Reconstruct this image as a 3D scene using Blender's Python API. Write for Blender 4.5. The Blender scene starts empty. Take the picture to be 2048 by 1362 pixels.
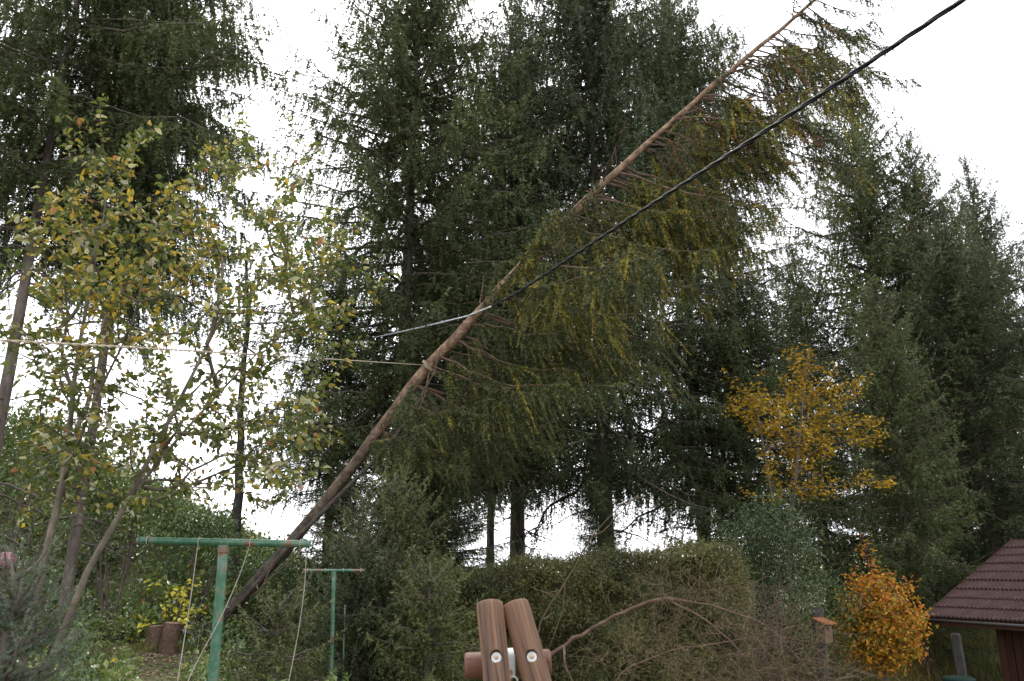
import bpy, bmesh, math, random
import numpy as np
from mathutils import Vector, Matrix, Quaternion

# ------------------------------------------------------------------ camera, sky, sun, exposure
scene = bpy.context.scene
col = scene.collection
PITCH = math.radians(16.0)
FPX = 1580.0                       # focal length in pixels of the 2048 px wide photograph
EYE = 1.65
cam_d = bpy.data.cameras.new('camera'); cam = bpy.data.objects.new('camera', cam_d); col.objects.link(cam)
cam.location = (0, 0, EYE); cam.rotation_euler = (math.pi/2 + PITCH, 0, 0)
cam_d.sensor_width = 36.0; cam_d.lens = 36.0*FPX/2048; cam_d.clip_start = 0.05; cam_d.clip_end = 4000
scene.camera = cam
cam_d.dof.use_dof = True; cam_d.dof.focus_distance = 13.0; cam_d.dof.aperture_fstop = 5.6

SUN_EL, SUN_AZ = 48.0, -14.0       # azimuth from +Y (ahead), negative to the left
world = bpy.data.worlds.new('World'); scene.world = world; world.use_nodes = True
wn = world.node_tree; wn.nodes.clear()
sky = wn.nodes.new('ShaderNodeTexSky'); sky.sky_type = 'NISHITA'; sky.sun_disc = False
sky.sun_elevation = math.radians(SUN_EL); sky.sun_rotation = math.radians(SUN_AZ)
sky.air_density = 1.0; sky.dust_density = 4.0
hsv = wn.nodes.new('ShaderNodeHueSaturation'); hsv.inputs['Saturation'].default_value = 0.35
mixc = wn.nodes.new('ShaderNodeMix'); mixc.data_type = 'RGBA'
mixc.inputs[0].default_value = 0.72
mixc.inputs[7].default_value = (13.0, 13.3, 14.0, 1)     # the even white cloud deck
bg = wn.nodes.new('ShaderNodeBackground'); bg.inputs['Strength'].default_value = 0.13
wo = wn.nodes.new('ShaderNodeOutputWorld')
wn.links.new(sky.outputs[0], hsv.inputs['Color']); wn.links.new(hsv.outputs[0], mixc.inputs[6])
wn.links.new(mixc.outputs[2], bg.inputs['Color']); wn.links.new(bg.outputs[0], wo.inputs['Surface'])
sun_d = bpy.data.lights.new('sun', 'SUN'); sun_d.energy = 1.4; sun_d.angle = math.radians(12); sun_d.color = (1, .95, .86)
sun = bpy.data.objects.new('sun', sun_d); col.objects.link(sun)
sd = Vector((math.sin(math.radians(SUN_AZ))*math.cos(math.radians(SUN_EL)),
             math.cos(math.radians(SUN_AZ))*math.cos(math.radians(SUN_EL)), math.sin(math.radians(SUN_EL))))
sun.rotation_euler = sd.to_track_quat('Z', 'Y').to_euler(); sun.location = (0, 0, 40)
vs = scene.view_settings
vs.view_transform = 'Standard'; vs.look = 'None'; vs.gamma = 1; vs.use_curve_mapping = False
vs.exposure = 0.95
scene.render.engine = 'CYCLES'
scene.cycles.max_bounces = 6; scene.cycles.transparent_max_bounces = 4

rng = np.random.default_rng(7)
random.seed(7)
SP, CP = math.sin(PITCH), math.cos(PITCH)
UPV = np.array([0., 0., 1.])

def at(px, py, Y):
    """point of the world seen at photograph pixel px,py on the vertical plane Y metres ahead"""
    u = (px-1024)/FPX; v = -(py-681)/FPX
    d = np.array([u, CP - v*SP, SP + v*CP]); d = d*(Y/d[1])
    return np.array([0, 0, EYE]) + d

def proj(p):
    d = np.asarray(p) - np.array([0, 0, EYE])
    zc = d[..., 1]*CP + d[..., 2]*SP; yc = -d[..., 1]*SP + d[..., 2]*CP
    return 1024 + FPX*d[..., 0]/zc, 681 - FPX*yc/zc, zc

def sstep(x, a, b):
    t = np.clip((np.asarray(x, float)-a)/(b-a), 0, 1); return t*t*(3-2*t)

def gz(x, y):
    x = np.asarray(x, float); y = np.asarray(y, float)
    left = np.minimum(0.125*np.maximum(0, -x-1.4), 1.5)*sstep(y, 3, 12)*(1-sstep(y, 24, 40))
    right = -1.15*sstep(x, 2.5, 7.5)*sstep(y, 4, 11)*(1-sstep(y, 14.5, 21))
    bank = 0.45*sstep(x, 5, 9)*sstep(y, 15, 20)*(1-sstep(y, 22, 30))
    mound = (0.5+0.36*np.maximum(0, -x-3.6))*sstep(-x, 1.6, 4.2)*sstep(y, 12.6, 16.5)*(1-sstep(y, 20, 45)); mound = np.minimum(mound, 3.2)
    bump = 0.05*np.sin(1.7*x+.6)*np.cos(1.3*y) + 0.03*np.sin(4.1*x)*np.sin(3.7*y+1)
    return left+right+bank+mound+bump*(1-sstep(y, 25, 60))

# ------------------------------------------------------------------ helpers
def nrm(v):
    v = np.asarray(v, float); return v/np.maximum(np.linalg.norm(v, axis=-1, keepdims=True), 1e-9)

class Geo:
    def __init__(s): s.v = []; s.f = []; s.t = []; s.n = 0
    def add(s, v, f, t=0.0):
        v = np.asarray(v, float); f = np.asarray(f, int)
        s.v.append(v); s.f.append(f+s.n); s.n += len(v)
        s.t.append(np.broadcast_to(np.asarray(t, float), (len(f),)))
    def tube(s, pts, rad, sides=6, cap=True, t=0.0):
        pts = np.asarray(pts, float); n = len(pts)
        rad = np.broadcast_to(np.asarray(rad, float), (n,))
        tan = np.gradient(pts, axis=0); tan = nrm(tan)
        ref = np.array([0, 0, 1.]) if abs(tan[0][2]) < .9 else np.array([1., 0, 0])
        a = nrm(np.cross(tan[0], ref)); A = []
        for i in range(n):
            a = a - tan[i]*np.dot(a, tan[i]); a = a/max(np.linalg.norm(a), 1e-9); A.append(a)
        A = np.array(A); B = np.cross(tan, A)
        th = np.arange(sides)*2*math.pi/sides
        ring = A[:, None, :]*np.cos(th)[None, :, None] + B[:, None, :]*np.sin(th)[None, :, None]
        v = (pts[:, None, :] + ring*rad[:, None, None]).reshape(-1, 3)
        i = np.arange(n-1)[:, None]*sides; j = np.arange(sides)[None, :]; k = (j+1) % sides
        q = np.stack([i+j, i+k, i+sides+k, i+sides+j], -1).reshape(-1, 4)
        f = np.concatenate([q[:, [0, 1, 2]], q[:, [0, 2, 3]]])
        if cap:
            c = np.array([[0, jj+1, jj] for jj in range(1, sides-1)] )
            f = np.concatenate([f, c, c[:, ::-1]+(n-1)*sides])
        s.add(v, f, t)
    def box(s, c, size, R=None, t=0.0, origin=None):
        x, y, z = np.array(size)/2.
        v = np.array([[a, b, d] for a in (-x, x) for b in (-y, y) for d in (-z, z)])
        if R is not None: v = v@np.asarray(R).T
        f = [[0,1,3],[0,3,2],[4,6,7],[4,7,5],[0,4,5],[0,5,1],[2,3,7],[2,7,6],[0,2,6],[0,6,4],[1,5,7],[1,7,3]]
        s.add(v+np.asarray(c), f, t)
    def mesh(s, name, mat, off=None, smooth=False):
        v = np.concatenate(s.v); f = np.concatenate(s.f); t = np.concatenate(s.t)
        if off is not None: v = v-np.asarray(off)
        m = bpy.data.meshes.new(name)
        m.vertices.add(len(v)); m.vertices.foreach_set('co', v.astype(np.float32).ravel())
        m.loops.add(len(f)*3); m.loops.foreach_set('vertex_index', f.astype(np.int32).ravel())
        m.polygons.add(len(f)); m.polygons.foreach_set('loop_start', np.arange(0, len(f)*3, 3, dtype=np.int32))
        m.polygons.foreach_set('loop_total', np.full(len(f), 3, dtype=np.int32))
        m.polygons.foreach_set('use_smooth', np.full(len(f), smooth, dtype=bool))
        m.update(calc_edges=True)
        a = m.attributes.new('tint', 'FLOAT', 'FACE'); a.data.foreach_set('value', t.astype(np.float32))
        m.materials.append(mat)
        return m

def tag(o, label=None, cat=None, group=None, kind=None):
    if label: o['label'] = label
    if cat: o['category'] = cat
    if group: o['group'] = group
    if kind: o['kind'] = kind
    return o

def link(name, mesh, parent=None, kind=None):
    o = bpy.data.objects.new(name, mesh); col.objects.link(o)
    if parent is not None: o.parent = parent
    if kind: o['kind'] = kind
    return o

def thing(name, label, cat, loc, group=None):
    o = bpy.data.objects.new(name, None); col.objects.link(o)
    o.location = loc; o.empty_display_size = .2
    return tag(o, label, cat, group)

def part(name, geo, mat, root, smooth=False, kind=None, parent=None):
    """a part built in world coordinates, hung under its thing"""
    m = geo.mesh(name, mat, off=np.array(root.location), smooth=smooth)
    return link(name, m, parent or root, kind)

# ------------------------------------------------------------------ materials
def new_mat(name):
    m = bpy.data.materials.new(name); m.use_nodes = True
    nt = m.node_tree; b = nt.nodes['Principled BSDF']
    return m, nt, b

def ramp(nt, stops, fac):
    r = nt.nodes.new('ShaderNodeValToRGB'); e = r.color_ramp.elements
    while len(e) < len(stops): e.new(0.5)
    for x, (p, c) in zip(e, stops): x.position = p; x.color = (*c, 1)
    nt.links.new(fac, r.inputs[0]); return r.outputs[0]

def leaf_mat(name, stops, rough=.5, spec=.3, trans=.0, scale=.7, tcol=(1.3, 1.25, .7), vary=0.0):
    m, nt, b = new_mat(name)
    a = nt.nodes.new('ShaderNodeAttribute'); a.attribute_name = 'tint'
    c = ramp(nt, stops, a.outputs['Fac'])
    tc = nt.nodes.new('ShaderNodeTexCoord'); nz = nt.nodes.new('ShaderNodeTexNoise')
    nz.inputs['Scale'].default_value = scale; nz.inputs['Detail'].default_value = 3
    nt.links.new(tc.outputs['Object'], nz.inputs['Vector'])
    mr = nt.nodes.new('ShaderNodeMapRange'); mr.inputs[1].default_value = .3; mr.inputs[2].default_value = .7
    mr.inputs[3].default_value = .78; mr.inputs[4].default_value = 1.22
    nt.links.new(nz.outputs['Fac'], mr.inputs[0])
    mx = nt.nodes.new('ShaderNodeVectorMath'); mx.operation = 'SCALE'
    nt.links.new(c, mx.inputs[0]); nt.links.new(mr.outputs[0], mx.inputs['Scale'])
    if vary:      # every tree has its own shade of green
        oi = nt.nodes.new('ShaderNodeObjectInfo'); cr = ramp(nt, [(0, (1-.4*vary, 1-.35*vary, 1-.2*vary)), (.5, (1, 1, 1)), (1, (1+.45*vary, 1+.35*vary, 1+.1*vary))], oi.outputs['Random'])
        m2 = nt.nodes.new('ShaderNodeVectorMath'); m2.operation = 'MULTIPLY'; nt.links.new(mx.outputs[0], m2.inputs[0]); nt.links.new(cr, m2.inputs[1]); mx = m2
    nt.links.new(mx.outputs[0], b.inputs['Base Color'])
    b.inputs['Roughness'].default_value = rough; b.inputs['Specular IOR Level'].default_value = spec
    if trans > 0:
        tr = nt.nodes.new('ShaderNodeBsdfTranslucent'); mul = nt.nodes.new('ShaderNodeVectorMath'); mul.operation = 'MULTIPLY'
        mul.inputs[1].default_value = tcol; nt.links.new(mx.outputs[0], mul.inputs[0]); nt.links.new(mul.outputs[0], tr.inputs['Color'])
        ms = nt.nodes.new('ShaderNodeMixShader'); ms.inputs[0].default_value = trans
        nt.links.new(b.outputs[0], ms.inputs[1]); nt.links.new(tr.outputs[0], ms.inputs[2])
        nt.links.new(ms.outputs[0], nt.nodes['Material Output'].inputs['Surface'])
    return m

def noise_mat(name, stops, scale=6, stretch=(1, 1, 1), rough=.8, spec=.25, bump=.4, detail=6, coord='Object', bscale=None, dist=.0):
    m, nt, b = new_mat(name)
    tc = nt.nodes.new('ShaderNodeTexCoord'); mp = nt.nodes.new('ShaderNodeMapping'); mp.inputs['Scale'].default_value = stretch
    nt.links.new(tc.outputs[coord], mp.inputs['Vector'])
    nz = nt.nodes.new('ShaderNodeTexNoise'); nz.inputs['Scale'].default_value = scale; nz.inputs['Detail'].default_value = detail
    nz.inputs['Roughness'].default_value = .65; nz.inputs['Distortion'].default_value = dist
    nt.links.new(mp.outputs[0], nz.inputs['Vector'])
    nt.links.new(ramp(nt, stops, nz.outputs['Fac']), b.inputs['Base Color'])
    b.inputs['Roughness'].default_value = rough; b.inputs['Specular IOR Level'].default_value = spec
    if bump:
        bn = nt.nodes.new('ShaderNodeTexNoise'); bn.inputs['Scale'].default_value = bscale or scale*2; bn.inputs['Detail'].default_value = 5
        nt.links.new(mp.outputs[0], bn.inputs['Vector'])
        bp = nt.nodes.new('ShaderNodeBump'); bp.inputs['Strength'].default_value = bump; bp.inputs['Distance'].default_value = .02
        nt.links.new(bn.outputs['Fac'], bp.inputs['Height']); nt.links.new(bp.outputs[0], b.inputs['Normal'])
    return m

M_spruce = leaf_mat('spruce_needles', [(0, (.042, .046, .022)), (.4, (.062, .078, .034)), (.7, (.085, .108, .048)), (1, (.145, .165, .085))], rough=.5, spec=.2, trans=.18, tcol=(1.1, 1.2, .6), vary=.5)
M_fallen = leaf_mat('withering_needles', [(0, (.052, .066, .026)), (.5, (.080, .092, .030)), (.68, (.15, .142, .030)), (.82, (.25, .215, .026)), (.9, (.36, .25, .025)), (.94, (.14, .065, .035)), (1, (.17, .075, .045))], rough=.5, spec=.3, scale=1.2)
M_young = leaf_mat('young_spruce_needles', [(0, (.050, .060, .019)), (.6, (.080, .092, .026)), (1, (.12, .14, .045))], rough=.5, spec=.3)
M_blue = leaf_mat('blue_spruce_needles', [(0, (.045, .065, .034)), (.6, (.072, .098, .055)), (1, (.13, .155, .10))], rough=.5)
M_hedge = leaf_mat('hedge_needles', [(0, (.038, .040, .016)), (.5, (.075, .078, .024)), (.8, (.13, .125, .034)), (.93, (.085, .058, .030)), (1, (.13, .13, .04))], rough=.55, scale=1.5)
M_cherry = leaf_mat('fruit_tree_leaves', [(0, (.055, .075, .026)), (.35, (.085, .110, .036)), (.55, (.14, .15, .050)), (.68, (.26, .21, .05)), (.76, (.42, .28, .05)), (.82, (.28, .27, .19)), (.95, (.40, .39, .30)), (1, (.30, .14, .07))], rough=.55, spec=.22, trans=.5, scale=2.5)
M_yellow = leaf_mat('yellow_leaves', [(0, (.14, .10, .02)), (.4, (.32, .19, .016)), (.8, (.50, .32, .025)), (1, (.16, .17, .04))], rough=.45, trans=.3)
M_orange = leaf_mat('orange_leaves', [(0, (.13, .14, .02)), (.25, (.27, .21, .02)), (.55, (.50, .25, .02)), (.8, (.52, .19, .024)), (1, (.32, .08, .03))], rough=.45, trans=.3)
M_shrub = leaf_mat('shrub_leaves', [(0, (.040, .064, .028)), (.6, (.070, .098, .044)), (.9, (.12, .15, .075)), (1, (.26, .20, .05))], rough=.5, spec=.3, trans=.15)
M_under = leaf_mat('undergrowth_leaves', [(0, (.050, .085, .026)), (.4, (.10, .15, .042)), (.7, (.19, .23, .065)), (.8, (.24, .25, .09)), (.88, (.33, .33, .33)), (.94, (.42, .42, .46)), (.965, (.50, .38, .04)), (1, (.50, .20, .05))], rough=.38, spec=.6, trans=.2)
M_lemon = leaf_mat('lemon_leaves', [(0, (.35, .34, .04)), (.6, (.58, .50, .04)), (1, (.65, .60, .12))], rough=.45, trans=.3)
M_pink = leaf_mat('pink_petals', [(0, (.34, .15, .18)), (.7, (.46, .27, .30)), (1, (.52, .42, .45))], rough=.6, trans=.2)
M_grass = leaf_mat('tall_grass', [(0, (.10, .12, .04)), (.5, (.18, .17, .05)), (.8, (.32, .20, .07)), (1, (.42, .30, .14))], rough=.6, trans=.2)
M_litter = leaf_mat('dry_litter', [(0, (.12, .08, .05)), (.5, (.25, .19, .12)), (.85, (.38, .30, .20)), (1, (.42, .20, .08))], rough=.7)
M_cone = leaf_mat('spruce_cones', [(0, (.22, .12, .06)), (1, (.32, .19, .10))], rough=.6)
M_bark = noise_mat('spruce_bark', [(.3, (.045, .035, .028)), (.5, (.095, .075, .062)), (.75, (.17, .145, .125))], scale=14, stretch=(1, 1, .25), bump=.8)
M_fbark = noise_mat('fallen_spruce_bark', [(.3, (.060, .040, .028)), (.46, (.145, .092, .060)), (.58, (.24, .150, .092)), (.72, (.34, .26, .19))], scale=9, bump=1.0, detail=9)
M_limb = noise_mat('bare_limb_bark', [(.3, (.055, .032, .024)), (.55, (.11, .066, .046)), (.8, (.20, .145, .11))], scale=12, bump=.5)
M_cbark = noise_mat('fruit_tree_bark', [(.3, (.040, .032, .024)), (.5, (.095, .076, .054)), (.75, (.18, .15, .115))], scale=10, stretch=(1, 1, .5), bump=.7)
M_twig = noise_mat('dry_twigs', [(.3, (.042, .028, .016)), (.55, (.090, .060, .034)), (.8, (.16, .115, .072))], scale=8, bump=.3)
M_ground = noise_mat('garden_soil', [(.25, (.055, .042, .028)), (.5, (.085, .085, .038)), (.7, (.12, .125, .05)), (.85, (.20, .16, .10))], scale=1.6, detail=10, rough=.95, bump=.6, bscale=9)
M_hill = noise_mat('meadow', [(.3, (.26, .30, .17)), (.7, (.34, .37, .23))], scale=.03, rough=.95, bump=0)

def bark_by_age(m):
    nt = m.node_tree; b = nt.nodes['Principled BSDF']; src = b.inputs['Base Color'].links[0].from_socket
    a = nt.nodes.new('ShaderNodeAttribute'); a.attribute_name = 'tint'
    mx = nt.nodes.new('ShaderNodeMix'); mx.data_type = 'RGBA'; nt.links.new(a.outputs['Fac'], mx.inputs[0])
    mul = nt.nodes.new('ShaderNodeVectorMath'); mul.operation = 'MULTIPLY'; mul.inputs[1].default_value = (.36, .46, .55)
    nt.links.new(src, mul.inputs[0]); nt.links.new(mul.outputs[0], mx.inputs[6]); nt.links.new(src, mx.inputs[7]); nt.links.new(mx.outputs[2], b.inputs['Base Color'])
bark_by_age(M_fbark)

def green_paint():
    m, nt, b = new_mat('chipped_green_paint')
    tc = nt.nodes.new('ShaderNodeTexCoord'); n = nt.nodes.new('ShaderNodeTexNoise'); n.inputs['Scale'].default_value = 9; n.inputs['Detail'].default_value = 8
    n.inputs['Roughness'].default_value = .7
    nt.links.new(tc.outputs['Object'], n.inputs['Vector'])
    c = ramp(nt, [(.30, (.018, .075, .040)), (.47, (.030, .105, .056)), (.54, (.075, .15, .10)), (.575, (.15, .075, .045)), (.75, (.11, .055, .035))], n.outputs['Fac'])
    nt.links.new(c, b.inputs['Base Color']); b.inputs['Roughness'].default_value = .42
    bp = nt.nodes.new('ShaderNodeBump'); bp.inputs['Strength'].default_value = .3; bp.inputs['Distance'].default_value = .004
    nt.links.new(n.outputs['Fac'], bp.inputs['Height']); nt.links.new(bp.outputs[0], b.inputs['Normal'])
    return m
M_green = green_paint()

def log_wood(name, axis_z_scale, dark):
    m, nt, b = new_mat(name)
    tc = nt.nodes.new('ShaderNodeTexCoord'); mp = nt.nodes.new('ShaderNodeMapping'); mp.inputs['Scale'].default_value = axis_z_scale
    nt.links.new(tc.outputs['Object'], mp.inputs['Vector'])
    n = nt.nodes.new('ShaderNodeTexNoise'); n.inputs['Scale'].default_value = 30; n.inputs['Detail'].default_value = 8; n.inputs['Roughness'].default_value = .7
    nt.links.new(mp.outputs[0], n.inputs['Vector'])
    big = nt.nodes.new('ShaderNodeTexNoise'); big.inputs['Scale'].default_value = 16; big.inputs['Detail'].default_value = 4
    nt.links.new(mp.outputs[0], big.inputs['Vector'])
    c1 = ramp(nt, [(.34, (.045, .028, .020)), (.46, (.115, .068, .045)), (.58, (.165, .096, .060)), (.68, (.27, .165, .09)), (.78, (.36, .25, .16))] if dark else
                  [(.30, (.075, .042, .026)), (.48, (.135, .076, .047)), (.6, (.165, .095, .060)), (.74, (.24, .14, .082))], n.outputs['Fac'])
    c2 = ramp(nt, [(.36, (.75, .75, .8)), (.5, (1, 1, 1)), (.62, (1.2, 1.05, .82)) if dark else (.7, (1.12, 1, .9))], big.outputs['Fac'])
    mx = nt.nodes.new('ShaderNodeVectorMath'); mx.operation = 'MULTIPLY'
    nt.links.new(c1, mx.inputs[0]); nt.links.new(c2, mx.inputs[1])
    kn = nt.nodes.new('ShaderNodeTexVoronoi'); kn.inputs['Scale'].default_value = 6.5      # knots
    km = nt.nodes.new('ShaderNodeMapping'); km.inputs['Scale'].default_value = (1, 1, .8); nt.links.new(tc.outputs['Object'], km.inputs['Vector']); nt.links.new(km.outputs[0], kn.inputs['Vector'])
    kc = ramp(nt, [(.0, (.35, .30, .28)), (.06, (.5, .45, .4)), (.085, (1.25, 1.0, .8)), (.13, (1, 1, 1))], kn.outputs['Distance'])
    m3 = nt.nodes.new('ShaderNodeVectorMath'); m3.operation = 'MULTIPLY'; nt.links.new(mx.outputs[0], m3.inputs[0]); nt.links.new(kc, m3.inputs[1]); mx = m3
    nt.links.new(mx.outputs[0], b.inputs['Base Color'])
    b.inputs['Roughness'].default_value = .75; b.inputs['Specular IOR Level'].default_value = .2
    bp = nt.nodes.new('ShaderNodeBump'); bp.inputs['Strength'].default_value = .6; bp.inputs['Distance'].default_value = .006
    nt.links.new(n.outputs['Fac'], bp.inputs['Height']); nt.links.new(bp.outputs[0], b.inputs['Normal'])
    return m
M_log1 = log_wood('weathered_log', (1, 1, .045), True)
M_log2 = log_wood('smooth_log', (1, 1, .05), False)
M_log3 = noise_mat('red_brown_log', [(.3, (.07, .030, .020)), (.6, (.15, .066, .042)), (.8, (.22, .12, .085))], scale=14, stretch=(.1, 1, 1), rough=.5, bump=.4)

def simple(name, c, rough=.5, metal=0.0, spec=.5):
    m, nt, b = new_mat(name); b.inputs['Base Color'].default_value = (*c, 1)
    b.inputs['Roughness'].default_value = rough; b.inputs['Metallic'].default_value = metal; b.inputs['Specular IOR Level'].default_value = spec
    n = nt.nodes.new('ShaderNodeTexNoise'); n.inputs['Scale'].default_value = 40; n.inputs['Detail'].default_value = 5
    tc = nt.nodes.new('ShaderNodeTexCoord'); nt.links.new(tc.outputs['Object'], n.inputs['Vector'])
    r = nt.nodes.new('ShaderNodeMapRange'); r.inputs[3].default_value = max(.05, rough-.15); r.inputs[4].default_value = min(1, rough+.2)
    nt.links.new(n.outputs['Fac'], r.inputs[0]); nt.links.new(r.outputs[0], b.inputs['Roughness'])
    return m
M_zinc = noise_mat('zinc_plate', [(.3, (.55, .56, .56)), (.6, (.72, .73, .73)), (.78, (.45, .30, .18))], scale=30, rough=.4, spec=.6, bump=.1)
M_nut = noise_mat('rusty_nut', [(.3, (.30, .20, .12)), (.6, (.50, .36, .20)), (.8, (.55, .55, .52))], scale=60, rough=.4, bump=.2)
M_cable = simple('black_sheath', (.018, .019, .022), .6, spec=.25)
M_wire = simple('pale_wire', (.62, .64, .68), .45, .25)  # paler grey for the far span of the overhead cable
M_rope = noise_mat('pale_rope', [(.3, (.30, .245, .17)), (.7, (.46, .40, .31))], scale=60, rough=.8, bump=.3)
M_line = noise_mat('plastic_line', [(.3, (.24, .205, .165)), (.7, (.36, .32, .27))], scale=50, rough=.6, bump=.1)
M_roof = noise_mat('maroon_roof', [(.28, (.030, .026, .018)), (.4, (.034, .019, .017)), (.52, (.046, .024, .022)), (.62, (.060, .033, .031)), (.75, (.052, .038, .036))], scale=4, detail=9, rough=.7, spec=.15, bump=.15)
M_wallw = noise_mat('red_brown_boards', [(.3, (.018, .007, .004)), (.55, (.036, .012, .007)), (.8, (.056, .020, .010))], scale=9, stretch=(1, 1, .12), rough=.65, bump=.3)
M_trim = noise_mat('dark_trim', [(.3, (.026, .010, .006)), (.7, (.05, .02, .011))], scale=12, rough=.6, bump=.2)
M_metalg = simple('grey_gutter', (.06, .06, .06), .5)
M_post = noise_mat('grey_post', [(.3, (.018, .016, .014)), (.6, (.040, .036, .032)), (.8, (.085, .08, .073))], scale=16, stretch=(1, 1, .4), rough=.9, bump=.6)
M_box = noise_mat('nest_box_wood', [(.3, (.085, .052, .030)), (.7, (.15, .10, .062))], scale=12, rough=.7, bump=.3)
M_boxroof = noise_mat('nest_box_roof', [(.3, (.20, .066, .024)), (.7, (.29, .115, .045))], scale=10, rough=.6, bump=.2)
M_dark = simple('hole_dark', (.012, .01, .009), .9)
M_bin = simple('dark_green_plastic', (.006, .018, .014), .8, spec=.15)
M_stump = noise_mat('stump_bark', [(.3, (.045, .030, .020)), (.6, (.11, .066, .043)), (.8, (.19, .13, .09))], scale=16, bump=.8)
M_cut = noise_mat('cut_wood', [(.3, (.20, .11, .08)), (.7, (.34, .21, .15))], scale=14, bump=.2)

# ------------------------------------------------------------------ foliage builders
def needles(g, P, D, L, sag, tint, nl=.035, sp=.03, per=2, wid=.3, r=rng, tipt=0.0):
    """triangular needle tufts along many hanging or spreading twigs"""
    P = np.asarray(P, float); D = nrm(D); L = np.asarray(L, float)
    n = np.maximum(2, np.ceil(L/sp).astype(int))*per
    idx = np.repeat(np.arange(len(P)), n); k = len(idx)
    s = r.random(k); Ls = L[idx]; sg = np.broadcast_to(np.asarray(sag, float), (len(P),))[idx]
    base = P[idx] + D[idx]*(s*Ls)[:, None]; base[:, 2] -= sg*Ls*s*s
    tan = D[idx].copy(); tan[:, 2] -= 2*sg*s; tan = nrm(tan)
    rad = nrm(np.cross(tan, r.normal(size=(k, 3))))
    a = r.uniform(.45, 1.0, k)[:, None]
    nd = nrm(tan*(1.15-a)+rad*a)
    ln = nl*r.uniform(.7, 1.25, k)*(1-.45*s**3)
    w = np.cross(nd, r.normal(size=(k, 3))); w = nrm(w)*(ln*wid*.5)[:, None]
    b0 = base - nd*(ln*.15)[:, None]
    v = np.stack([b0-w, b0+w, b0+nd*(ln*1.15)[:, None]], 1).reshape(-1, 3)
    f = np.arange(k*3).reshape(-1, 3)
    t = np.clip(np.broadcast_to(np.asarray(tint, float), (len(P),))[idx] + r.normal(0, .06, k) + tipt*s*s, 0, 1)
    g.add(v, f, t)

def leaves(g, P, D, N, L, W, tint, fold=.25, curl=.15, hexa=True):
    """ovate leaves folded along the midrib"""
    P = np.asarray(P, float); D = nrm(D); S = nrm(np.cross(D, N)); N = np.cross(S, D)
    L = np.broadcast_to(np.asarray(L, float), (len(P),))[:, None]; W = np.broadcast_to(np.asarray(W, float), (len(P),))[:, None]
    t = np.broadcast_to(np.asarray(tint, float), (len(P),))
    def pt(u, s, h): return P + D*L*u + S*W*s + N*(W*h)
    n = len(P); o = np.arange(n)[:, None]
    if hexa:
        V = np.stack([pt(0, 0, 0), pt(.3, .5, fold), pt(.65, .38, fold*.6-curl), pt(1, 0, -2*curl), pt(.65, -.38, fold*.6-curl), pt(.3, -.5, fold)], 1).reshape(-1, 3)
        F = np.concatenate([o*6+np.array(q) for q in ([0, 1, 2], [0, 2, 3], [0, 3, 4], [0, 4, 5])]); T = np.tile(t, 4)
    else:
        V = np.stack([pt(0, 0, 0), pt(.45, .5, fold), pt(1, 0, -curl), pt(.45, -.5, fold)], 1).reshape(-1, 3)
        F = np.concatenate([o*4+np.array(q) for q in ([0, 1, 2], [0, 2, 3])]); T = np.tile(t, 2)
    g.add(V, F, T)

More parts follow.
